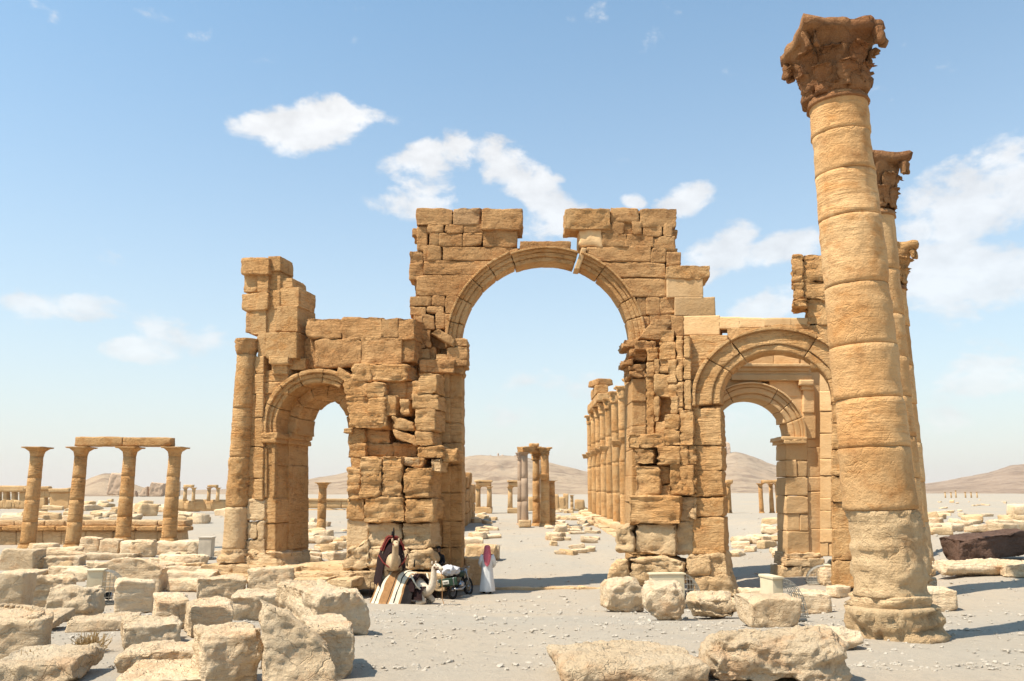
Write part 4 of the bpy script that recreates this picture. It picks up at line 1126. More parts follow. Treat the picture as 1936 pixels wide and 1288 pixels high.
def hill(pts, D, depth, label, mat, seed, rough=.05):
    px = np.linspace(pts[0][0], pts[-1][0], max(60, int((pts[-1][0] - pts[0][0]) / 5)))
    py = np.interp(px, [p[0] for p in pts], [p[1] for p in pts])
    k = np.ones(7) / 7
    py = np.convolve(np.pad(py, 3, mode='edge'), k, 'valid')
    Zr = CAMZ + (930 - py) / FPX * D * 1.035
    ts = np.concatenate([np.linspace(0, 1, 40), [1.15, 1.5, 2.0]])
    rows = []
    for t in ts:
        y = D - depth * (1 - t)
        x = (px - 968) / FPX * y * 1.018
        s = (t ** 1.25) if t <= 1 else max(0, 1 - (t - 1) * .9)
        z0 = 1.1
        z = z0 + (Zr - z0) * s
        P = np.stack([x, 0 * x + y, 0 * x], 1) / (D * .05)
        n = -np.abs(fbm(P * np.array([1.6, .5, 1]), 4, seed)) * .5 + fbm(P * 4, 3, seed + 5) * .2
        z = z + n * (Zr - z0) * rough * 4 * min(1, t * 2) * (1 - .6 * min(1, t) ** 3)
        z += (Zr - z0) * rough * .25 * fbm(np.stack([px / 18, 0 * px + t * 3, 0 * px], 1), 3, seed + 8)
        rows.append(np.stack([x, 0 * x + y, z - (4 if t == 0 else 0)], 1))
    V = np.concatenate(rows)
    I = np.arange(len(V)).reshape(len(ts), len(px))
    F = np.stack([I[:-1, :-1], I[:-1, 1:], I[1:, 1:], I[1:, :-1]], -1).reshape(-1, 4)
    o = link('hill', qmesh('hill', V, F), mat)
    tag(o, label, None, None, 'structure')
hill([(-700, 930), (-300, 925), (120, 926), (330, 928), (480, 924), (570, 912), (655, 897), (760, 880), (873, 867), (930, 862), (985, 864), (1040, 880), (1110, 894), (1200, 908), (1300, 922), (1340, 929)], 1700, 900, 'broad bare hill beyond the ruins', M_HILL, 51)
hill([(1230, 928), (1290, 905), (1340, 872), (1368, 857), (1388, 856), (1410, 866), (1450, 882), (1500, 897), (1560, 910), (1640, 924), (1700, 929)], 2300, 800, 'conical castle hill seen through the arch by the tall column', M_HILL, 52, .035)
hill([(1560, 929), (1660, 921), (1745, 913), (1800, 903), (1850, 893), (1880, 884), (1905, 878), (1936, 879), (2050, 884), (2250, 900), (2700, 926)], 2100, 1000, 'long rocky reddish hill beyond the open plain', M_HILL2, 53)
hill([(90, 934), (150, 926), (180, 912), (205, 900), (224, 893), (240, 897), (262, 911), (290, 921), (330, 931), (380, 935)], 620, 160, 'small hill with tower tombs', M_HILL, 54, .05)

def ruin_box(px, py_t, py_b, w, D, mat, name, label, cat, seed, depth=None, top=1.0, skew=.12, parent=None, amp=None, group=None):
    a = at_depth(px, py_b, D); b = at_depth(px, py_t, D)
    W = w / FPX * D * 1.02; Hh = b.z - a.z
    q, F = stone_verts(W, depth or W, Hh, seed, max(W, Hh) / 14, r=.06, amp=amp or W * .05, strata=.6, skew=skew, top=top)
    q = q + np.array([a.x, a.y, a.z])
    o = place(name, q, F, mat, parent)
    if label: tag(o, label, cat, group, 'thing')
    return o
M_TOMB = stone_mat('far_tomb_masonry', (.44, .31, .21), (.48, .345, .24), (.32, .2, .13), .4, .4, .4)
ruin_box(217, 895, 936, 30, 450, M_TOMB, 'tower_tomb', 'tall tower tomb on the small hill', 'tower', 801, None, .92)
ruin_box(292, 914, 940, 24, 450, M_TOMB, 'tower_tomb', 'broken jagged tower tomb below the hill slope', 'tower', 802, None, .8, .3)
ruin_box(272, 921, 939, 16, 450, M_TOMB, 'tower_tomb', 'crumbled tower tomb beside the broken jagged one', 'tower', 803, None, .6, .4)
ruin_box(250, 926, 942, 12, 450, M_TOMB, 'tower_tomb', 'small ruined tomb stub at the foot of the hill', 'tower', 804, None, .8, .3)
ruin_box(332, 911, 944, 9, 450, M_TOMB, 'tower_tomb', 'slender tower tomb behind the fourth slim column', 'tower', 805)
ruin_box(1374, 836, 858, 14, 2290, M_TOMB, 'hilltop_castle', 'ruined castle keep on the conical hill', 'castle', 806, 30, .8, .3)
ruin_box(1366, 845, 860, 18, 2288, M_TOMB, 'castle_wall', 'broken castle wall on the conical hilltop', 'castle', 807, 30, .9, .3)
for k, (px, pt, w) in enumerate([(905, 861, 9), (927, 860, 2), (942, 857, 3), (950, 860, 5), (978, 861, 12)]):
    ruin_box(px, pt, 868, w, 1690, M_TOMB, 'hilltop_structure', 'tiny structure on the ridge of the broad bare hill', 'building', 810 + k, 14, .9, .2, group='structures on the broad hill')

# ------------------------------------------------------------------ four slim columns with their lintel, and the podium behind
SLIM = [(52, 'single slim column with a flared capital standing clear of the lintel'), (137, 'slim column under the outer end of the lintel'), (231, 'slim column under the joint of the lintel'), (318, 'slim column under the inner end of the lintel')]
YS = 47.5
slim_top = at_depth(150, 845, YS).z
for k, (px, lab) in enumerate(SLIM):
    p = at_depth(px, 1034, YS)
    z = gz1(p.x, YS) + (.0 if k < 2 else .35)
    plain_column('slim_column', (p.x, YS, z), slim_top - z, .41, lab, 'four slim columns', M_GOLD, 'flare', 32, 4, True, None, .55, taper=.84, seg=.18, amp=.012)
pa = [at_depth(px, 843, YS) for px in (146, 236, 327)]
for k in range(2):
    beam('lintel', (pa[k].x + .01, YS, slim_top + .005), (pa[k + 1].x - .01, YS, slim_top + .005), .7, .56 - .03 * k, M_GOLD, ['straight lintel beam on the slim columns, outer half', 'lintel beam with a worn end on the slim columns, inner half'][k], 'stone beam', r=.03, amp=.025)
pod = empty('podium_wall', (-26, 50, 0), 'long low stone podium with a moulded cornice behind the slim columns', 'wall')
PP = Plane(150, 50.5, 0)
courses(pod, PP, -60, 345, [1003, 1033], [9], 0, 1.0, M_LOW, 61, r=.04, amp=.02, seg=.2)
courses(pod, PP, -60, 350, [995, 1004], [8], .22, 1.3, M_GOLD, 62, r=.05, amp=.03, seg=.2, name='cornice_block')
courses(pod, PP, -60, 350, [984, 995], [9], -.5, 1.2, M_LOW, 63, r=.05, amp=.03, seg=.2, name='step_block')

# ------------------------------------------------------------------ far ruins on the left
def masonry(name, loc, label, cat, plane, rects, mat=M_FAR, thick=.9, seg=.5, amp=.05, r=.05, part='stone_block'):
    root = empty(name, loc, label, cat)
    for t in rects:
        block(root, plane, t[:4], t[4] if len(t) > 4 else 0, thick, mat, r=r, amp=amp, seg=seg, name=part, jit=.4)
    return root
PT = Plane(60, 120, 0)
masonry('theatre_wall', (-75, 120, 1), 'far ruined theatre wall with a row of arched windows', 'ruin wall', PT,
        [(-60, 919, -5, 931, .3), (-5, 919, 45, 930, .3), (45, 920, 92, 926, .3), (45, 925, 84, 941), (-60, 930, -4, 962), (6, 930, 12, 962), (22, 930, 27, 962), (37, 930, 46, 962), (92, 924, 130, 931, .3), (94, 930, 130, 962), (46, 940, 84, 962), (-4, 946, 6, 962), (12, 946, 22, 962), (27, 946, 37, 962), (84, 926, 94, 941), (84, 958, 94, 964)])
PA = Plane(380, 105, 0)
masonry('ruin_wall', (-40, 105, 1), 'far low masonry wall with square openings under the two small column pairs', 'ruin wall', PA,
        [(322, 945, 350, 966), (349, 947, 368, 966), (367, 945, 388, 966), (388, 946, 400, 966), (400, 945, 425, 966)])
for (x0, x1, lab) in [(349, 365, 'small far pair of columns joined by a lintel, farther from the round-shafted pier'), (394, 411, 'small far pair of columns joined by a lintel, near the round-shafted pier')]:
    root = empty('column_pair', (at_depth(x0, 948, 104.6).x, 104.6, at_depth(x0, 948, 104.6).z), lab, 'columns')
    for px in (x0, x1):
        p = at_depth(px, 948, 104.6)
        plain_column('x', (p.x, 104.6, p.z), at_depth(px, 922, 104.6).z - p.z, .24, None, None, M_FAR, 'flare', 14, 1, False, None, .3, parent=root, seg=.5)
    a, b = at_depth(x0 - 1, 922, 104.6), at_depth(x1 + 1, 922, 104.6)
    beam('lintel', a, b, .6, .36, M_FAR, None, None, root, seg=.4)
# column and long wall seen through the left small arch
p = at_depth(607, 1003, 58)
plain_column('slim_column', (p.x, 58, gz1(p.x, 58)), at_depth(607, 912, 58).z - gz1(p.x, 58), .33, 'single plain column with flared capital seen through the small arch behind the camels', None, M_GOLD, 'flare', 28, 3, False, None, .4, seg=.3)
p = at_depth(563, 1010, 56)
plain_column('slim_column', (p.x, 56, gz1(p.x, 56)), at_depth(563, 912, 56).z - gz1(p.x, 56), .33, 'plain column half hidden by the jamb of the small arch behind the camels', None, M_GOLD, 'flare', 28, 3, False, None, .4, seg=.3)
PW = Plane(610, 125, 0)
w_ = empty('boundary_wall', (-28, 125, 1), 'long plain wall far behind the small arch behind the camels', 'wall')
courses(w_, PW, 440, 880, [946, 962, 981], [9, 8], 0, .8, M_FAR, 71, r=.04, amp=.03, seg=.6)
courses(w_, PW, 440, 880, [943, 947], [10], .15, 1.0, M_FAR, 72, r=.04, amp=.03, seg=.6, name='coping_stone')

# ------------------------------------------------------------------ street beyond the great arch
PSW = Plane(884, 78, 0)
sw = empty('street_wall', (-4.5, 78, 1), 'ruined wall with broken top along the street beyond the arch', 'ruin wall')
for k in range(5):
    y = 59.5 + k * 4.2
    x = -4.35 + .07 * k
    Hh = [4.0, 4.5, 4.1, 4.4, 3.4][k]
    for j in range(4):
        _seed[0] += 1
        q, F = stone_verts(1.1, 4.25, Hh / 4 + .02, _seed[0], .3, r=.04, amp=.05, skew=.03, cut=.02 if j < 3 else .09)
        q = q + np.array([x, y, gz1(x, y) - .1 + j * Hh / 4])
        place('stone_block', q, F, M_GOLD, sw)
YG = 66
def st_col(px, pyt, r, lab, mat, y=YG, base=True, bracket=None, cap='leaf', caph=.6):
    p = at_depth(px, 930, y)
    z = gz1(p.x, y)
    return plain_column('street_column', (p.x, y, z), at_depth(px, pyt, y).z - z, r, lab, None, mat, cap, 26, 3, base, bracket, caph, seg=.3)
st_col(992, 856, .29, 'slender grey granite column on a pedestal in the middle of the street ruins', M_GRANITE, 66, True, None, 'flare', .25)
st_col(983, 856, .24, 'thin column close behind the grey granite column', M_GRANITE, 70)
st_col(1014, 856, .34, 'orange column under the inner end of the short street lintel', M_GOLD, 68)
st_col(1030, 846, .40, 'thick golden column with a bracket, close beside the short street lintel', M_GOLD, 67, True, (3.9, -.1, -.45))
st_col(1042, 909, .36, 'short broken column stub beside the thick golden column', M_GOLD, 69, True, None, 'flare', .1)
beam('lintel', at_depth(983, 856, 66), at_depth(1019, 856, 67.5), .7, .5, M_GOLD, 'short lintel resting on the grey granite column', 'stone beam')
beam('stone_fragment', at_depth(1001, 845, 66.8), at_depth(1018, 845, 67), .6, .3, M_GOLD, 'single loose stone on top of the short street lintel', 'stone block', r=.08)
pp_ = at_depth(992, 985, 66)
g_ = gz1(pp_.x, 66)
q, F = stone_verts(1.0, 1.0, .55, 4242, .12, r=.08, amp=.04); place('x', q, F, M_LOW)
bpy.context.scene.objects['x'].name = 'column_pedestal'
o_ = bpy.context.scene.objects['column_pedestal']; o_.location = o_.location + Vector((pp_.x, 65.0, g_)); tag(o_, 'moulded pedestal block in front of the grey granite column', 'pedestal', None, 'thing')
# tetrapylon canopies
def canopy(px0, px1, pt, pb, D, lab):
    c = at_depth((px0 + px1) / 2, pb, D)
    W = (px1 - px0) / FPX * D * .92
    zb = gz1(c.x, D) - .1
    zt = at_depth(px0, pt, D).z
    zp = at_depth(px0, pb, D).z
    root = empty('column_canopy', (c.x, D, zb), lab, 'monument')
    def bx(name, cx, cy, z0, z1, w, r=.06):
        _seed[0] += 1
        q, F = stone_verts(w, w, z1 - z0, _seed[0], w / 10, r=r, amp=.05, skew=.02)
        place(name, q + np.array([cx, cy - w / 2, z0]), F, M_FAR, root)
    bx('plinth', c.x, D, zb, zp, W * 1.12)
    cap = zt - (zt - zp) * .24
    for sx in (-1, 1):
        for sy in (-1, 1):
            plain_column('x', (c.x + sx * W * .37, D + sy * W * .37, zp), cap - zp, .3, None, None, M_FAR, 'flare', 14, 1, False, None, .3, parent=root, seg=.6)
    bx('entablature', c.x, D, cap, zt - .25, W * 1.0)
    bx('cornice', c.x, D, zt - .25, zt, W * 1.14)
canopy(899, 930, 908, 958, 100, 'four-columned square canopy monument beside the street wall')
canopy(960, 990, 908, 960, 100, 'four-columned square canopy monument behind the grey granite column')
PX = Plane(1062, 110, 0)
masonry('ruin_wall', (7, 110, 1), 'far broken stretch of wall between the street columns and the colonnade', 'ruin wall', PX, [(1045, 935, 1056, 968), (1055, 940, 1068, 968), (1066, 934, 1074, 968), (1088, 945, 1105, 966), (1000, 940, 1012, 968)])
st_col(1081, 936, .22, 'lone thin far column near the colonnade', M_FAR, 105, False, None, 'flare', .2)
# stepped footing under the colonnade
ft = empty('colonnade_step', (8, 70, 1), 'long stepped stone footing under the colonnade row', 'steps')
for k in range(9):
    for j in range(2):
        _seed[0] += 1
        y = 54.5 + k * 4.4
        q, F = stone_verts(1.1, 4.3, .32, _seed[0], .3, r=.15, amp=.06)
        x = 7.9 - j * .75
        place('step_block', q + np.array([x, y, gz1(x, y) + .12 - .24 * j]), F, M_LOW, ft)
# far columns seen through the right small arch
YR = 92
for (pxs, lab) in [((1440, 1464, 1472), 'group of three far columns under a lintel, seen through the arch by the tall column'), ((1372, 1383), 'two far columns under a lintel half hidden by an arch jamb')]:
    p0 = at_depth(pxs[0], 968, YR)
    root = empty('column_group', (p0.x, YR, gz1(p0.x, YR)), lab, 'columns')
    for i, px in enumerate(pxs):
        p = at_depth(px, 968, YR); z = gz1(p.x, YR)
        plain_column('x', (p.x, YR + (i == 1) * .8, z), at_depth(px, 914, YR).z - z, .26, None, None, M_GOLD, 'flare', 18, 1, True, None, .35, parent=root, seg=.4)
    beam('lintel', at_depth(pxs[0], 914, YR), at_depth(pxs[-1] + 2, 914, YR), .7, .38, M_GOLD, None, None, root, seg=.3)
for k, px in enumerate([1788, 1799, 1808, 1826, 1837, 1848, 1482]):
    p = at_depth(px, 945, 330)
    z = gz1(p.x, 330)
    o = plain_column('distant_column', (p.x, 330, z), 2.4 + (k == 2) * .6, .3, 'tiny distant column standing alone on the plain', 'distant columns on the plain', M_FAR, 'flare', 10, 1, False, None, .3, seg=1)

# ------------------------------------------------------------------ dusty air
def haze():
    V = [(x, y, z) for x in (-5200, 5200) for y in (-300, 4200) for z in (-12, 130)]
    F = [(0, 1, 3, 2), (4, 6, 7, 5), (0, 4, 5, 1), (2, 3, 7, 6), (0, 2, 6, 4), (1, 5, 7, 3)]
    m = bpy.data.materials.new('dusty_air')
    m.use_nodes = True
    t = m.node_tree
    t.nodes.clear()
    o_ = t.nodes.new('ShaderNodeOutputMaterial')
    v_ = t.nodes.new('ShaderNodeVolumePrincipled')
    v_.inputs['Color'].default_value = (.93, .88, .83, 1)
    v_.inputs['Density'].default_value = 0.00007
    v_.inputs['Anisotropy'].default_value = 0.2
    t.links.new(v_.outputs[0], o_.inputs['Volume'])
    o = link('haze', qmesh('haze', V, F, smooth=False), m)
    tag(o, 'thin dusty haze in the air over the plain', None, None, 'stuff')
haze()

# ------------------------------------------------------------------ people, animals and small objects
def plain_mat(name, c, rough=.8, bump=0, scale=40, metal=0.0, c2=None):
    m, t, bs = new_mat(name)
    bs.inputs['Roughness'].default_value = rough
    bs.inputs['Metallic'].default_value = metal
    g = t.nodes.new('ShaderNodeTexCoord').outputs['Object']
    n = tnoise(t, g, scale * .2, 6, .65)
    cc = tmix(t, tramp(t, n, .35, .7), rgb(*c), rgb(*(c2 or [x * .72 for x in c])))
    t.links.new(cc, bs.inputs['Base Color'])
    if bump:
        bp = t.nodes.new('ShaderNodeBump'); bp.inputs['Strength'].default_value = bump; bp.inputs['Distance'].default_value = .01
        t.links.new(tnoise(t, g, scale, 5, .7), bp.inputs['Height']); t.links.new(bp.outputs[0], bs.inputs['Normal'])
    return m
M_FUR = plain_mat('camel_fur', (.50, .36, .22), .95, .6, 60, c2=(.38, .26, .15))
M_FURW = plain_mat('pale_camel_fur', (.62, .52, .40), .95, .6, 60, c2=(.5, .40, .29))
M_DARKCLOTH = plain_mat('dark_maroon_cloth', (.024, .011, .010), .95, .5, 50)
M_RED = plain_mat('red_wool', (.15, .025, .018), .9, .4, 60)
M_CREAM = plain_mat('cream_wool', (.66, .57, .42), .95, .4, 60)
M_BROWN = plain_mat('brown_wool', (.33, .17, .07), .95, .4, 60)
M_BLACK = plain_mat('black_wool', (.018, .014, .013), .95, .4, 60)
M_ROBE = plain_mat('white_robe', (.66, .65, .63), .9, .3, 14, c2=(.6, .58, .55))
M_SKIN = plain_mat('skin', (.26, .15, .09), .6)
M_DARK = plain_mat('dark_clothes', (.02, .019, .02), .9, .3, 30)
M_PAINT = plain_mat('cream_painted_steel', (.66, .56, .38), .55, .1, 8, c2=(.56, .45, .29))
M_GREYBOX = plain_mat('grey_painted_steel', (.58, .50, .39), .6, .1, 8)
M_WIRE = plain_mat('galvanised_wire', (.42, .39, .33), .5, 0, 10, .4)
M_RUBBER = plain_mat('tyre_rubber', (.02, .02, .02), .8)
M_METAL = plain_mat('chromed_metal', (.45, .45, .46), .3, 0, 20, .9)
M_GREEN = plain_mat('dark_green_paint', (.03, .055, .035), .45, .05, 12)
M_SACK = plain_mat('white_sack', (.62, .60, .60), .9, .4, 12)
M_PLATE = plain_mat('plate_cream', (.62, .6, .5), .5)
M_TWIG = plain_mat('dry_twigs', (.45, .31, .15), .9, c2=(.36, .23, .1))
m_, t_, b_ = new_mat('red_check_cloth')
g0 = t_.nodes.new('ShaderNodeTexCoord').outputs['Object']
ck = t_.nodes.new('ShaderNodeTexChecker'); ck.inputs['Scale'].default_value = 46
t_.links.new(g0, ck.inputs['Vector']); ck.inputs['Color1'].default_value = rgb(.50, .05, .085); ck.inputs['Color2'].default_value = rgb(.58, .20, .22)
t_.links.new(ck.outputs[0], b_.inputs['Base Color'])
M_CHECK = m_

def skin_body(name, verts, edges, mat, parent, root=0, sub=2):
    """one continuous body: joints with radii, grown with a skin modifier"""
    names = list(verts)
    me = bpy.data.meshes.new(name)
    me.from_pydata([verts[n][:3] for n in names], [(names.index(a), names.index(b)) for a, b in edges], [])
    o = link(name, me, None, parent)
    md = o.modifiers.new('skin', 'SKIN')
    md.use_smooth_shade = True
    lay = me.skin_vertices[0].data if me.skin_vertices else None
    if lay is None:
        bpy.context.view_layer.objects.active = o
        bpy.ops.mesh.customdata_skin_add()
        lay = me.skin_vertices[0].data
    for i, n in enumerate(names):
        v = list(verts[n])
        if 'hump' in verts and n in ('loin', 'mid', 'chest', 'brisket', 'pelvis', 'hump'): v[3:] = [k * (1.3 if n != 'brisket' else 1.0) for k in v[3:]]
        lay[i].radius = (v[3], v[4] if len(v) > 4 else v[3])
        lay[i].use_root = (i == root)
    sb = o.modifiers.new('sub', 'SUBSURF'); sb.levels = sub; sb.render_levels = sub
    me.materials.append(mat)
    # bake the modifiers, so the body is one plain mesh
    dg = bpy.context.evaluated_depsgraph_get()
    ev = o.evaluated_get(dg)
    nm = bpy.data.meshes.new_from_object(ev)
    o.modifiers.clear()
    o.data = nm
    for p in nm.polygons: p.use_smooth = True
    if not nm.materials: nm.materials.append(mat)
    return o
def ell(name, c, R, mat, parent, n=12, amp=.0):
    q, F = cube_topo(n, n, n)
    d = q / np.linalg.norm(q, axis=1, keepdims=True)
    V = d * np.array(R)
    if amp: V = V * (1 + amp * fbm(d * 2.3 + c[0], 3, 7))[:, None]
    return link(name, qmesh(name, V, F), mat, parent, c)
def tube(name, pts, r, mat, parent, n=6):
    pts = [Vector(p) for p in pts]
    V, F = [], []
    for i, p in enumerate(pts):
        d = (pts[min(i + 1, len(pts) - 1)] - pts[max(i - 1, 0)]).normalized()
        a = d.orthogonal().normalized() if abs(d.z) > .95 else d.cross(Vector((0, 0, 1))).normalized()
        b = d.cross(a)
        rr = r[i] if hasattr(r, '__len__') else r
        for k in range(n):
            t = 2 * math.pi * k / n
            V.append(p + a * math.cos(t) * rr + b * math.sin(t) * rr)
    for i in range(len(pts) - 1):
        for k in range(n):
            F.append((i * n + k, i * n + (k + 1) % n, (i + 1) * n + (k + 1) % n, (i + 1) * n + k))
    if name is None: return np.array(V), F
    return link(name, qmesh(name, V, F, (list(range(n))[::-1], list(range((len(pts) - 1) * n, len(pts) * n)))), mat, parent)
def cloth(name, path, x0, x1, th, mats, parent, nx=24, wav=.02, sag=0.0, stripes=None, seed=1, taper=0.0):
    """a blanket laid over a back: path of (y,z) across, x from x0 to x1; stripes = [(share, material index)]"""
    pth = np.array(path, float)
    s = np.concatenate([[0], np.cumsum(np.hypot(*np.diff(pth, axis=0).T))]); s /= s[-1]
    t = np.linspace(0, 1, 34)
    y, z = np.interp(t, s, pth[:, 0]), np.interp(t, s, pth[:, 1])
    k = np.array([.25, .5, .25])
    for _ in range(3):
        y[1:-1] = np.convolve(y, k, 'valid'); z[1:-1] = np.convolve(z, k, 'valid')
    if stripes:
        xs = [0.0]
        idx = []
        tot = sum(w for w, _ in stripes)
        for w, m in stripes:
            xs += [xs[-1] + w / tot * f for f in (.5, 1.0)]
            idx += [m, m]
        xs = np.array(xs)
    else:
        xs = np.linspace(0, 1, nx); idx = [0] * (nx - 1)
    xx = x0 + (x1 - x0) * xs
    V = []
    for off in (0, th):
        for j in range(len(xx)):
            w = wav * fbm(np.stack([np.full(34, xx[j] * 6), t * 7, 0 * t], 1), 3, seed)
            ex = .12 * (np.abs(t - .5) * 2) ** 2 * (xs[j] - .5)
            yy = y + np.sign(y) * (off + w) * .8; zz = z + (off + w) * (1 - np.abs(t - .5) * 1.6) - sag * (abs(xs[j] - .5) * 2) ** 2
            tp = 1 - taper * xs[j] ** 3
            V.append(np.stack([xx[j] + ex, yy * tp, np.maximum(zz * (1 - .75 * taper * xs[j] ** 3), .015)], 1))
    V = np.concatenate(V)
    n = len(xx)
    I = np.arange(n * 34).reshape(n, 34); O = I + n * 34
    F = [np.stack([O[:-1, :-1], O[1:, :-1], O[1:, 1:], O[:-1, 1:]], -1).reshape(-1, 4), np.stack([I[:-1, :-1], I[:-1, 1:], I[1:, 1:], I[1:, :-1]], -1).reshape(-1, 4)]
    mi = [np.repeat(idx, 33), np.repeat(idx, 33)]
    loop = list(I[0]) + list(I[1:, -1]) + list(I[-1, -2::-1]) + list(I[-2:0:-1, 0]); lo = [a + n * 34 for a in loop]; m = len(loop)
    F.append(np.array([(loop[k], loop[(k + 1) % m], lo[(k + 1) % m], lo[k]) for k in range(m)])); mi.append(np.zeros(m, int))
    me = qmesh(name, V, np.concatenate(F))
    for mm in mats: me.materials.append(mm)
    me.polygons.foreach_set('material_index', np.concatenate(mi).astype(np.int32))
    return link(name, me, None, parent)

# ---- standing camel, head towards the street
gc = at_depth(745, 930, 29.6)
cs = empty('camel', (gc.x, gc.y, gz1(gc.x, gc.y)), 'standing camel with dark saddle blankets in front of the pier', 'camel', None, math.radians(-78))
cs.scale = (1.08, 1.08, 1.08)
v = {'pelvis': (-.55, 0, 1.32, .27, .30), 'loin': (-.2, 0, 1.42, .31, .33), 'mid': (.12, 0, 1.40, .33, .37), 'chest': (.52, 0, 1.28, .23, .28), 'brisket': (.72, 0, 1.2, .22, .27), 'neck0': (.98, 0, 1.18, .15, .18), 'neck1': (1.16, 0, 1.36, .12, .14),
     'neck2': (1.24, 0, 1.62, .105, .115), 'poll': (1.30, 0, 1.84, .10, .11), 'brow': (1.40, 0, 1.9, .105, .10), 'muz': (1.60, 0, 1.84, .08, .075), 'lip': (1.72, 0, 1.79, .065, .06),
     'hump': (.0, 0, 1.72, .22, .20), 'humptop': (-.02, 0, 1.90, .11, .1), 'tail0': (-.83, 0, 1.3, .05), 'tail1': (-.92, 0, .85, .03)}
E = [('pelvis', 'loin'), ('loin', 'mid'), ('mid', 'chest'), ('chest', 'brisket'), ('brisket', 'neck0'), ('neck0', 'neck1'), ('neck1', 'neck2'), ('neck2', 'poll'), ('poll', 'brow'), ('brow', 'muz'), ('muz', 'lip'), ('loin', 'hump'), ('hump', 'humptop'), ('pelvis', 'tail0'), ('tail0', 'tail1')]
for s, w in ((-1, 'r'), (1, 'l')):
    v.update({'sh' + w: (.5, .2 * s, 1.05, .14), 'el' + w: (.46, .2 * s, .86, .10), 'kn' + w: (.5, .19 * s, .5, .075), 'fe' + w: (.47, .19 * s, .13, .05), 'ft' + w: (.55, .19 * s, .045, .085, .05),
              'hp' + w: (-.55, .2 * s, 1.12, .18), 'st' + w: (-.42, .22 * s, .86, .12), 'hk' + w: (-.68, .2 * s, .52, .065), 'hf' + w: (-.62, .2 * s, .13, .05), 'hh' + w: (-.54, .2 * s, .045, .085, .05)})
    E += [('chest', 'sh' + w), ('sh' + w, 'el' + w), ('el' + w, 'kn' + w), ('kn' + w, 'fe' + w), ('fe' + w, 'ft' + w), ('pelvis', 'hp' + w), ('hp' + w, 'st' + w), ('st' + w, 'hk' + w), ('hk' + w, 'hf' + w), ('hf' + w, 'hh' + w)]
skin_body('body', v, E, M_FUR, cs)
for s in (-1, 1):
    ell('ear', (1.28, .1 * s, 1.96), (.03, .035, .07), M_FUR, cs, 5)
    ell('eye', (1.45, .095 * s, 1.93), (.02, .015, .02), M_BLACK, cs, 4)
cloth('blanket', [(-.52, .55), (-.47, .9), (-.40, 1.3), (-.31, 1.62), (-.12, 1.93), (.12, 1.93), (.31, 1.62), (.38, 1.35), (.42, 1.0)], -.5, .62, .04, [M_DARKCLOTH], cs, seed=3, taper=.25)
cloth('saddle_pad', [(-.33, 1.58), (-.13, 1.95), (.13, 1.95), (.33, 1.58)], -.35, .3, .07, [M_RED], cs, seed=5)
tube('saddle_horn', [(.30, 0, 2.0), (.32, 0, 2.2), (.29, 0, 2.3)], [.035, .03, .02], M_BLACK, cs)
tube('saddle_horn', [(-.30, 0, 2.0), (-.32, 0, 2.16)], [.035, .025], M_BLACK, cs)
for y in (-.68, -.56):
    tube('tassel', [(.2, y, .62), (.2, y - .01, .3), (.2, y, .12)], [.012, .014, .02], M_DARKCLOTH, cs)
tube('breast_strap', [(.2, -.46, 1.45), (.6, -.33, 1.25), (.83, -.16, 1.12), (.88, 0, 1.08), (.83, .16, 1.12), (.6, .33, 1.25), (.2, .46, 1.45)], .022, M_RED, cs)
tube('halter', [(1.45, .11, 1.86), (1.58, .085, 1.84), (1.6, 0, 1.92), (1.58, -.085, 1.84), (1.45, -.11, 1.86)], .014, M_RED, cs)

# ---- kneeling camel with striped blanket
gk = ground(771, 1141)
ck_ = empty('camel', (gk.x, gk.y + .35, gz1(gk.x, gk.y + .35)), 'kneeling pale camel under a brown and cream striped blanket', 'camel', None, math.radians(-36))
v = {'pelvis': (-.62, 0, .48, .30, .30), 'loin': (-.3, 0, .55, .34, .36), 'mid': (.1, 0, .56, .36, .38), 'chest': (.52, 0, .47, .27, .30), 'neck0': (.80, 0, .40, .17, .19), 'neck1': (1.0, 0, .52, .13, .15), 'neck2': (1.08, 0, .82, .105, .12),
     'neck3': (1.09, 0, 1.08, .09, .10), 'poll': (1.1, 0, 1.24, .095, .1), 'brow': (1.2, 0, 1.28, .1, .095), 'muz': (1.38, 0, 1.2, .078, .072), 'lip': (1.49, 0, 1.15, .062, .056), 'hump': (-.05, 0, .88, .2, .18), 'humptop': (-.05, 0, 1.04, .1, .09), 'tail0': (-.9, 0, .4, .045), 'tail1': (-1.0, 0, .12, .03)}
E = [('pelvis', 'loin'), ('loin', 'mid'), ('mid', 'chest'), ('chest', 'neck0'), ('neck0', 'neck1'), ('neck1', 'neck2'), ('neck2', 'neck3'), ('neck3', 'poll'), ('poll', 'brow'), ('brow', 'muz'), ('muz', 'lip'), ('loin', 'hump'), ('hump', 'humptop'), ('pelvis', 'tail0'), ('tail0', 'tail1')]
for s, w in ((-1, 'r'), (1, 'l')):
    v.update({'sh' + w: (.52, .2 * s, .36, .14), 'kn' + w: (.92, .23 * s, .10, .09), 'ft' + w: (.55, .27 * s, .06, .065), 'hp' + w: (-.6, .24 * s, .36, .17), 'st' + w: (-.22, .36 * s, .2, .12), 'hk' + w: (-.78, .38 * s, .09, .075), 'hf' + w: (-.42, .4 * s, .05, .06)})
    E += [('chest', 'sh' + w), ('sh' + w, 'kn' + w), ('kn' + w, 'ft' + w), ('pelvis', 'hp' + w), ('hp' + w, 'st' + w), ('st' + w, 'hk' + w), ('hk' + w, 'hf' + w)]
skin_body('body', v, E, M_FURW, ck_)
for s in (-1, 1):
    ell('ear', (1.09, .095 * s, 1.36), (.028, .03, .06), M_FURW, ck_, 5)
    ell('eye', (1.25, .09 * s, 1.31), (.02, .015, .02), M_BLACK, ck_, 4)
BK, CRM, BR = 0, 1, 2
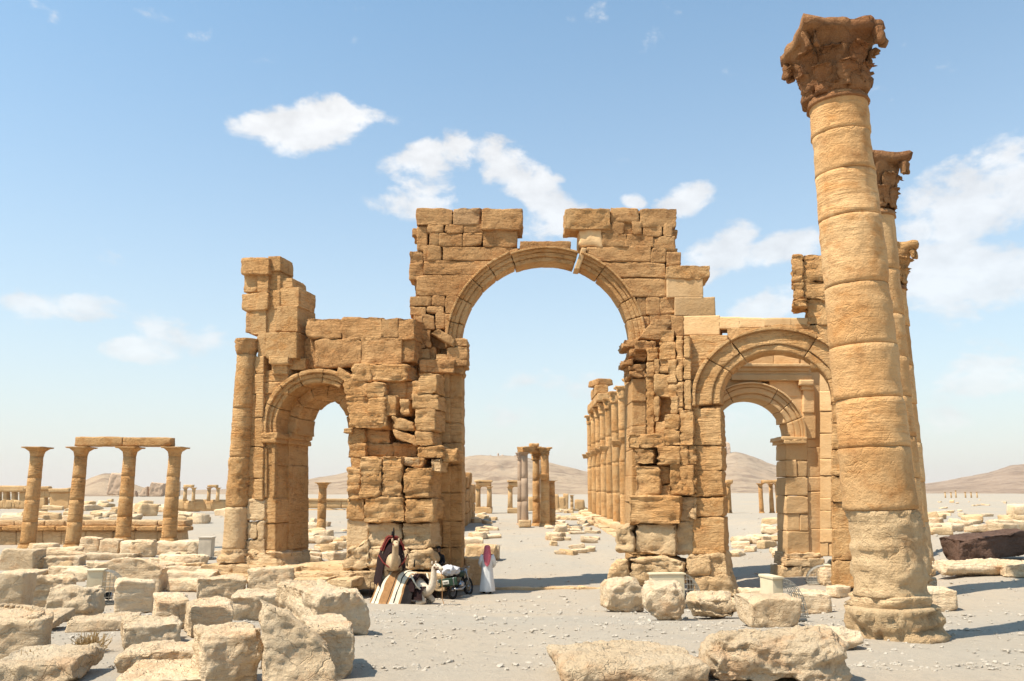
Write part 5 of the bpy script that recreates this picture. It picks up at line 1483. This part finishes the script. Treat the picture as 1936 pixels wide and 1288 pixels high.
cloth('striped_blanket', [(-.92, .01), (-.78, .28), (-.58, .68), (-.36, .95), (-.1, 1.10), (.12, 1.10), (.34, .95), (.5, .68), (.6, .4)], -.88, .5, .03, [M_BLACK, M_CREAM, M_BROWN], ck_,
      stripes=[(.5, BR), (1.2, CRM), (.3, BK), (1.2, CRM), (.35, BR), (2.2, BR), (.25, BK), (.5, BR), (1.2, CRM), (.35, BK), (1.1, CRM), (.5, BR), (2.2, BK)], seed=8, wav=.03, taper=.42)
cloth('saddle_pad', [(-.40, .42), (-.3, .74), (0, .92), (.3, .74), (.40, .42)], .3, .56, .06, [M_DARKCLOTH], ck_, seed=9)
cloth('breast_cloth', [(-.36, .16), (-.32, .42), (-.2, .56), (.2, .56), (.32, .42), (.36, .16)], .5, .86, .02, [M_DARKCLOTH], ck_, seed=10)
tube('breast_strap', [(.42, -.40, .95), (.62, -.33, .62), (.8, -.2, .42), (.86, 0, .36), (.8, .2, .42), (.62, .33, .62), (.42, .40, .95)], .028, M_CREAM, ck_)
tube('saddle_horn', [(.2, 0, 1.18), (.22, 0, 1.42)], [.03, .02], M_BLACK, ck_)
for a in (1.18, 1.34):
    tube('halter', [(a, .1, 1.22), (a, .0, 1.34 if a < 1.3 else 1.28), (a, -.1, 1.22), (a, 0, 1.12), (a, .1, 1.22)], .018, M_RED, ck_)
lead = tube('lead_rope', [(1.42, 0, 1.12), (1.48, -.02, .7), (1.52, -.05, .25), (1.66, -.1, .03), (2.0, -.05, .02), (2.5, .35, .02)], .012, M_BROWN, ck_)

# ---- man in a long white robe seen from behind
gm = at_depth(922, 930, 32.6); gm.z = gz1(gm.x, gm.y)
mn = empty('person', (gm.x, gm.y, gm.z), 'man in a long white robe and red checked headscarf seen from behind', 'person')
v = {'hip': (0, 0, .95, .14, .12), 'waist': (0, 0, 1.12, .14, .11), 'chest': (0, -.01, 1.32, .17, .12), 'neck': (0, .0, 1.49, .065), 'jaw': (0, .02, 1.58, .075, .085), 'head': (0, .01, 1.67, .085, .1), 'crown': (0, 0, 1.74, .06, .07)}
E = [('hip', 'waist'), ('waist', 'chest'), ('chest', 'neck'), ('neck', 'jaw'), ('jaw', 'head'), ('head', 'crown')]
for s, w in ((-1, 'l'), (1, 'r')):
    v.update({'sh' + w: (.17 * s, 0, 1.40, .075), 'el' + w: (.26 * s, .04, 1.13, .052), 'wr' + w: (.2 * s, .24, .98, .034), 'hd' + w: (.16 * s, .31, .97, .036, .02),
              'th' + w: (.1 * s, 0, .86, .1), 'kn' + w: (.11 * s, .02, .48, .065), 'an' + w: (.11 * s, -.01, .1, .045), 'to' + w: (.12 * s, .15, .04, .04, .03)})
    E += [('chest', 'sh' + w), ('sh' + w, 'el' + w), ('el' + w, 'wr' + w), ('wr' + w, 'hd' + w), ('hip', 'th' + w), ('th' + w, 'kn' + w), ('kn' + w, 'an' + w), ('an' + w, 'to' + w)]
    for k in range(4):
        v['f%d%s' % (k, w)] = (.16 * s + (k - 1.5) * .018, .385 - .01 * abs(k - 1.4), .955, .0085); v['g%d%s' % (k, w)] = (.16 * s + (k - 1.5) * .019, .42 - .012 * abs(k - 1.4), .93, .007)
        E += [('hd' + w, 'f%d%s' % (k, w)), ('f%d%s' % (k, w), 'g%d%s' % (k, w))]
    v['t' + w] = (.16 * s - .045 * s, .335, .97, .009); E += [('hd' + w, 't' + w)]
skin_body('body', v, E, M_SKIN, mn)
def loft(name, rows, mat, parent, n=36, fold=.0, seed=1, caps=True):
    V = []
    for (cx, cy, z, rx, ry) in rows:
        a = np.linspace(0, 2 * math.pi, n, endpoint=False)
        f = 1 + fold * (1.55 - z) * np.sin(a * 7 + 2 * math.sin(z * 2) + seed) + fold * .6 * np.sin(a * 11 + z * 3)
        V.append(np.stack([cx + rx * np.cos(a) * f, cy + ry * np.sin(a) * f, np.full(n, z)], 1))
    V = np.concatenate(V); I = np.arange(len(V)).reshape(len(rows), n); J = np.roll(I, -1, 1)
    return link(name, qmesh(name, V, np.stack([I[:-1], J[:-1], J[1:], I[1:]], -1).reshape(-1, 4), (list(I[-1]),) if caps else ()), mat, parent)
loft('robe', [(0, 0, .09, .29, .22), (0, 0, .3, .27, .2), (0, 0, .6, .235, .175), (0, 0, .9, .205, .16), (0, 0, 1.12, .19, .145), (0, 0, 1.3, .21, .145), (0, 0, 1.41, .215, .125), (0, 0, 1.47, .13, .09), (0, 0, 1.5, .08, .075)], M_ROBE, mn, fold=.05)
for s in (-1, 1):
    tube('sleeve', [(.17 * s, 0, 1.42), (.23 * s, .02, 1.28), (.275 * s, .04, 1.13), (.25 * s, .14, 1.05), (.205 * s, .225, .99)], [.085, .088, .085, .075, .068], M_ROBE, mn, 12)
    ell('shoe', (.12 * s, .05, .04), (.05, .13, .045), M_BLACK, mn, 6)
kr = []
for (z, rx, ry, cy) in [(1.02, .03, .012, -.20), (1.1, .085, .02, -.195), (1.25, .12, .05, -.16), (1.4, .145, .10, -.08), (1.5, .14, .115, -.04), (1.62, .118, .125, -.0), (1.70, .115, .125, .0), (1.77, .09, .1, .0), (1.80, .04, .05, .0)]:
    kr.append((0, cy, z, rx, ry))
loft('headscarf', kr, M_CHECK, mn, 32, .12, 3)

# ---- person in dark clothes sitting in the shade of the pier
ps = at_depth(829, 1080, 32.3)
sn = empty('person', (ps.x, ps.y, ps.z - .02), 'person in dark clothes sitting in the shade of the pier', 'person')
v = {'hip': (0, 0, .12, .15, .13), 'waist': (0, .02, .3, .14, .11), 'chest': (0, 0, .5, .16, .12), 'neck': (0, -.03, .66, .06), 'jaw': (0, -.06, .75, .075, .08), 'head': (0, -.05, .84, .085, .095), 'crown': (0, -.04, .91, .06, .06)}
E = [('hip', 'waist'), ('waist', 'chest'), ('chest', 'neck'), ('neck', 'jaw'), ('jaw', 'head'), ('head', 'crown')]
for s, w in ((-1, 'l'), (1, 'r')):
    v.update({'sh' + w: (.17 * s, 0, .57, .07), 'el' + w: (.22 * s, -.12, .34, .05), 'wr' + w: (.13 * s, -.34, .32, .035), 'hd' + w: (.1 * s, -.41, .31, .035, .02), 'th' + w: (.11 * s, -.1, .12, .1), 'kn' + w: (.14 * s, -.42, .24, .068), 'an' + w: (.13 * s, -.5, -.2, .045), 'to' + w: (.14 * s, -.64, -.24, .04, .03)})
    E += [('chest', 'sh' + w), ('sh' + w, 'el' + w), ('el' + w, 'wr' + w), ('wr' + w, 'hd' + w), ('hip', 'th' + w), ('th' + w, 'kn' + w), ('kn' + w, 'an' + w), ('an' + w, 'to' + w)]
    for k in range(4):
        v['f%d%s' % (k, w)] = (.1 * s + (k - 1.5) * .018, -.48, .29, .0085); v['g%d%s' % (k, w)] = (.1 * s + (k - 1.5) * .018, -.5, .26, .007)
        E += [('hd' + w, 'f%d%s' % (k, w)), ('f%d%s' % (k, w), 'g%d%s' % (k, w))]
    v['t' + w] = (.1 * s - .045 * s, -.43, .31, .009); E += [('hd' + w, 't' + w)]
skin_body('body', v, E, M_DARK, sn)
ell('face', (0, -.105, .80), (.062, .05, .085), M_SKIN, sn, 8)
ell('hair', (0, -.03, .88), (.092, .1, .075), M_BLACK, sn, 8)

# ---- motorbike with a load, leaning in the shade
gb = at_depth(874, 930, 31.7)
mb = empty('motorbike', (gb.x, gb.y, gz1(gb.x, gb.y)), 'loaded motorbike with white sacks parked in the shade by the robed man', 'motorbike', None, math.radians(38))
mb.rotation_euler = (math.radians(-9), 0, math.radians(66))
def wheel(x):
    t = np.linspace(0, 2 * math.pi, 28)
    ty = tube('wheel', [(x + .29 * math.cos(a), 0, .30 + .29 * math.sin(a)) for a in t], .055, M_RUBBER, mb, 8)
    tube('rim', [(x + .22 * math.cos(a), 0, .30 + .22 * math.sin(a)) for a in t], .016, M_METAL, ty, 6)
    for k in range(8):
        a = k * math.pi / 4
        tube('spoke', [(x, 0, .3), (x + .22 * math.cos(a), 0, .3 + .22 * math.sin(a))], .006, M_METAL, ty, 4)
    ell('hub', (x, 0, .3), (.06, .07, .06), M_METAL, ty, 5)
wheel(-.62); wheel(.66)
tube('frame', [(-.62, .09, .3), (-.2, .1, .42), (.2, .06, .4), (.42, 0, .85)], .025, M_BLACK, mb)
tube('frame', [(-.62, -.09, .3), (-.2, -.1, .42), (.2, -.06, .4), (.42, 0, .85)], .025, M_BLACK, mb)
tube('fork', [(.66, .08, .3), (.48, .08, .92)], .022, M_METAL, mb); tube('fork', [(.66, -.08, .3), (.48, -.08, .92)], .022, M_METAL, mb)
tube('handlebar', [(.3, .34, 1.0), (.42, .2, 1.02), (.46, 0, .98), (.42, -.2, 1.02), (.3, -.34, 1.0)], .016, M_METAL, mb)
ell('headlight', (.56, 0, .88), (.07, .09, .09), M_METAL, mb, 8)
ell('fuel_tank', (.18, 0, .80), (.26, .14, .12), M_GREEN, mb, 10)
ell('seat', (-.32, 0, .76), (.38, .13, .07), M_BLACK, mb, 10)
ell('engine', (.05, 0, .40), (.19, .14, .17), M_METAL, mb, 8, .15)
tube('exhaust', [(.15, -.14, .35), (-.2, -.17, .27), (-.75, -.18, .32)], [.025, .035, .045], M_METAL, mb, 8)
tube('mudguard', [(-.62 + .36 * math.cos(a), 0, .3 + .36 * math.sin(a)) for a in np.linspace(.5, 3.0, 10)], .07, M_BLACK, mb, 8)
q, pp, nr, F = rounded((.05, .46, .14), .05, .02, 77); link('cargo_board', qmesh('cargo_board', q, F), M_GREEN, mb, (-.98, .02, .60))
q, pp, nr, F = rounded((.008, .13, .075), .05, .006, 78); pl_ = link('number_plate', qmesh('number_plate', q, F), M_PLATE, mb, (-1.04, 0, .60))
for k in range(5):
    q, pp, nr, F = rounded((.003, .011, .03), .05, .002, 79); link('plate_character', qmesh('plate_character', q, F), M_BLACK, pl_, (-.0095, -.075 + .037 * k, 0))
for sy in (-1, 1):
    q, pp, nr, F = rounded((.02, .02, .13), .05, .008, 80); link('bracket', qmesh('bracket', q, F), M_METAL, mb, (-1.03, .32 * sy, .60))
ell('sack', (-.72, .05, 1.0), (.28, .3, .2), M_SACK, mb, 14, .18)
ell('sack', (-.62, .36, .90), (.22, .2, .19), M_SACK, mb, 14, .2)
ell('sack', (-.35, -.05, .96), (.2, .2, .15), M_SACK, mb, 14, .2)
tube('kickstand', [(0, .12, .3), (.05, .3, .0)], .015, M_METAL, mb)

# ---- floodlight housings with wire cages
def bar_mesh(segs, r):
    Vs, Fs, n = [], [], 0
    for pts in segs:
        V, F = tube(None, pts, r, None, None, 4)
        Vs.append(V); Fs += [tuple(i + n for i in f) for f in F]; n += len(V)
    return np.concatenate(Vs), Fs
def floodlight(g, w, h, dp, cage, rz, label, paint=M_PAINT, tilt=0.0):
    root = empty('floodlight', (g.x, g.y, g.z), label, 'floodlight', None, rz)
    root.rotation_euler = (0, tilt, rz)
    _seed[0] += 1
    q, pp, nr, F = rounded((w / 2, dp / 2, h / 2), .15, .012, _seed[0], chip=.1)
    link('housing', qmesh('housing', q, F, smooth=False), paint, root, (0, 0, h / 2 + .1))
    q, pp, nr, F = rounded((w * .56, dp * .56, .025), .2, .01, _seed[0], chip=.1)
    link('lid', qmesh('lid', q, F, smooth=False), paint, root, (0, 0, h + .115))
    if cage:
        segs = []
        for k in range(7):
            y = (k / 6 - .5) * dp
            segs.append([(w / 2 + cage * math.sin(a), y, .1 + h * math.cos(a)) for a in np.linspace(0, math.pi / 2, 9)])
            segs.append([(w / 2, y, .1), (w / 2 + cage, y, .1)])
        for a in np.linspace(0, math.pi / 2, 9):
            segs.append([(w / 2 + cage * math.sin(a), -dp / 2, .1 + h * math.cos(a)), (w / 2 + cage * math.sin(a), dp / 2, .1 + h * math.cos(a))])
        for k in range(7):
            f = k / 6
            for yy in (-dp / 2, dp / 2):
                segs.append([(w / 2 + cage * f, yy, .1), (w / 2 + cage * f, yy, .1 + h * math.sqrt(max(0, 1 - f * f)))])
                segs.append([(w / 2, yy, .1 + h * f), (w / 2 + cage * math.sqrt(max(0, 1 - f * f)), yy, .1 + h * f)])
        V, F = bar_mesh(segs, .006)
        link('cage', qmesh('cage', V, F), M_WIRE, root)
        ell('lamp', (w / 2 + .16, 0, .28), (.12, .15, .12), M_DARK, root, 8)
        ell('lamp_glass', (w / 2 + .25, 0, .27), (.04, .12, .1), M_METAL, root, 8)
    for sx in (-1, 1):
        tube('foot_rail', [(-w / 2, sx * dp / 2 * .8, .05), (w / 2 + (cage or .1), sx * dp / 2 * .8, .05)], .03, M_WIRE, root, 4)
    return root
def fl_at(px, py, w, h, dp, cage, rz, label, **k):
    g = ground(px, py); s = (g.y * CP + (g.z - CAMZ) * SP) / FPX
    return floodlight(g, w * s, h * s, dp, cage * s, rz, label, **k)
fl_at(178, 1145, 27, 58, .5, 42, .25, 'cream floodlight box with a wire cage among the fallen blocks')
fl_at(389, 1058, 24, 36, .5, 0, 0, 'plain grey equipment box in front of the round-shafted pier', paint=M_GREYBOX)
fl_at(1262, 1150, 62, 56, .35, 34, .1, 'long cream floodlight housing behind the rounded boulder')
fl_at(1462, 1176, 20, 70, .5, 46, .15, 'open wire-caged floodlight standing behind the tapered block', tilt=.0)
fl_at(1566, 1106, 10, 30, .5, 34, math.pi - .2, 'small wire cage lying by the rebuilt jamb')

# ---- dry shrubs
def shrub(px, py, s, n, label, seed):
    g = ground(px, py)
    rnd = random.Random(seed)
    root = empty('dry_shrub', (g.x, g.y, g.z), label, 'shrub')
    for part in range(3):
        segs = []
        for k in range(n):
            a = rnd.uniform(0, 6.28); e = rnd.uniform(.25, 1.4); L_ = s * rnd.uniform(.5, 1)
            p0 = Vector((rnd.gauss(0, .2) * s, rnd.gauss(0, .14) * s, 0)); p = p0; pts = [tuple(p)]
            for j in range(4):
                a += rnd.gauss(0, .5); e += rnd.gauss(0, .25)
                p = p + Vector((math.cos(a) * math.cos(e), math.sin(a) * math.cos(e), max(.05, math.sin(e)))) * L_ / 4
                pts.append(tuple(p))
            segs.append(pts)
        V, F = bar_mesh(segs, .003)
        link('branch', qmesh('branch', V, F), M_TWIG, root)
shrub(168, 1238, .27, 110, 'dry golden shrub growing on the path among the blocks', 5)
shrub(62, 1280, .30, 50, 'dry shrub at the foot of the low pale rock', 6)
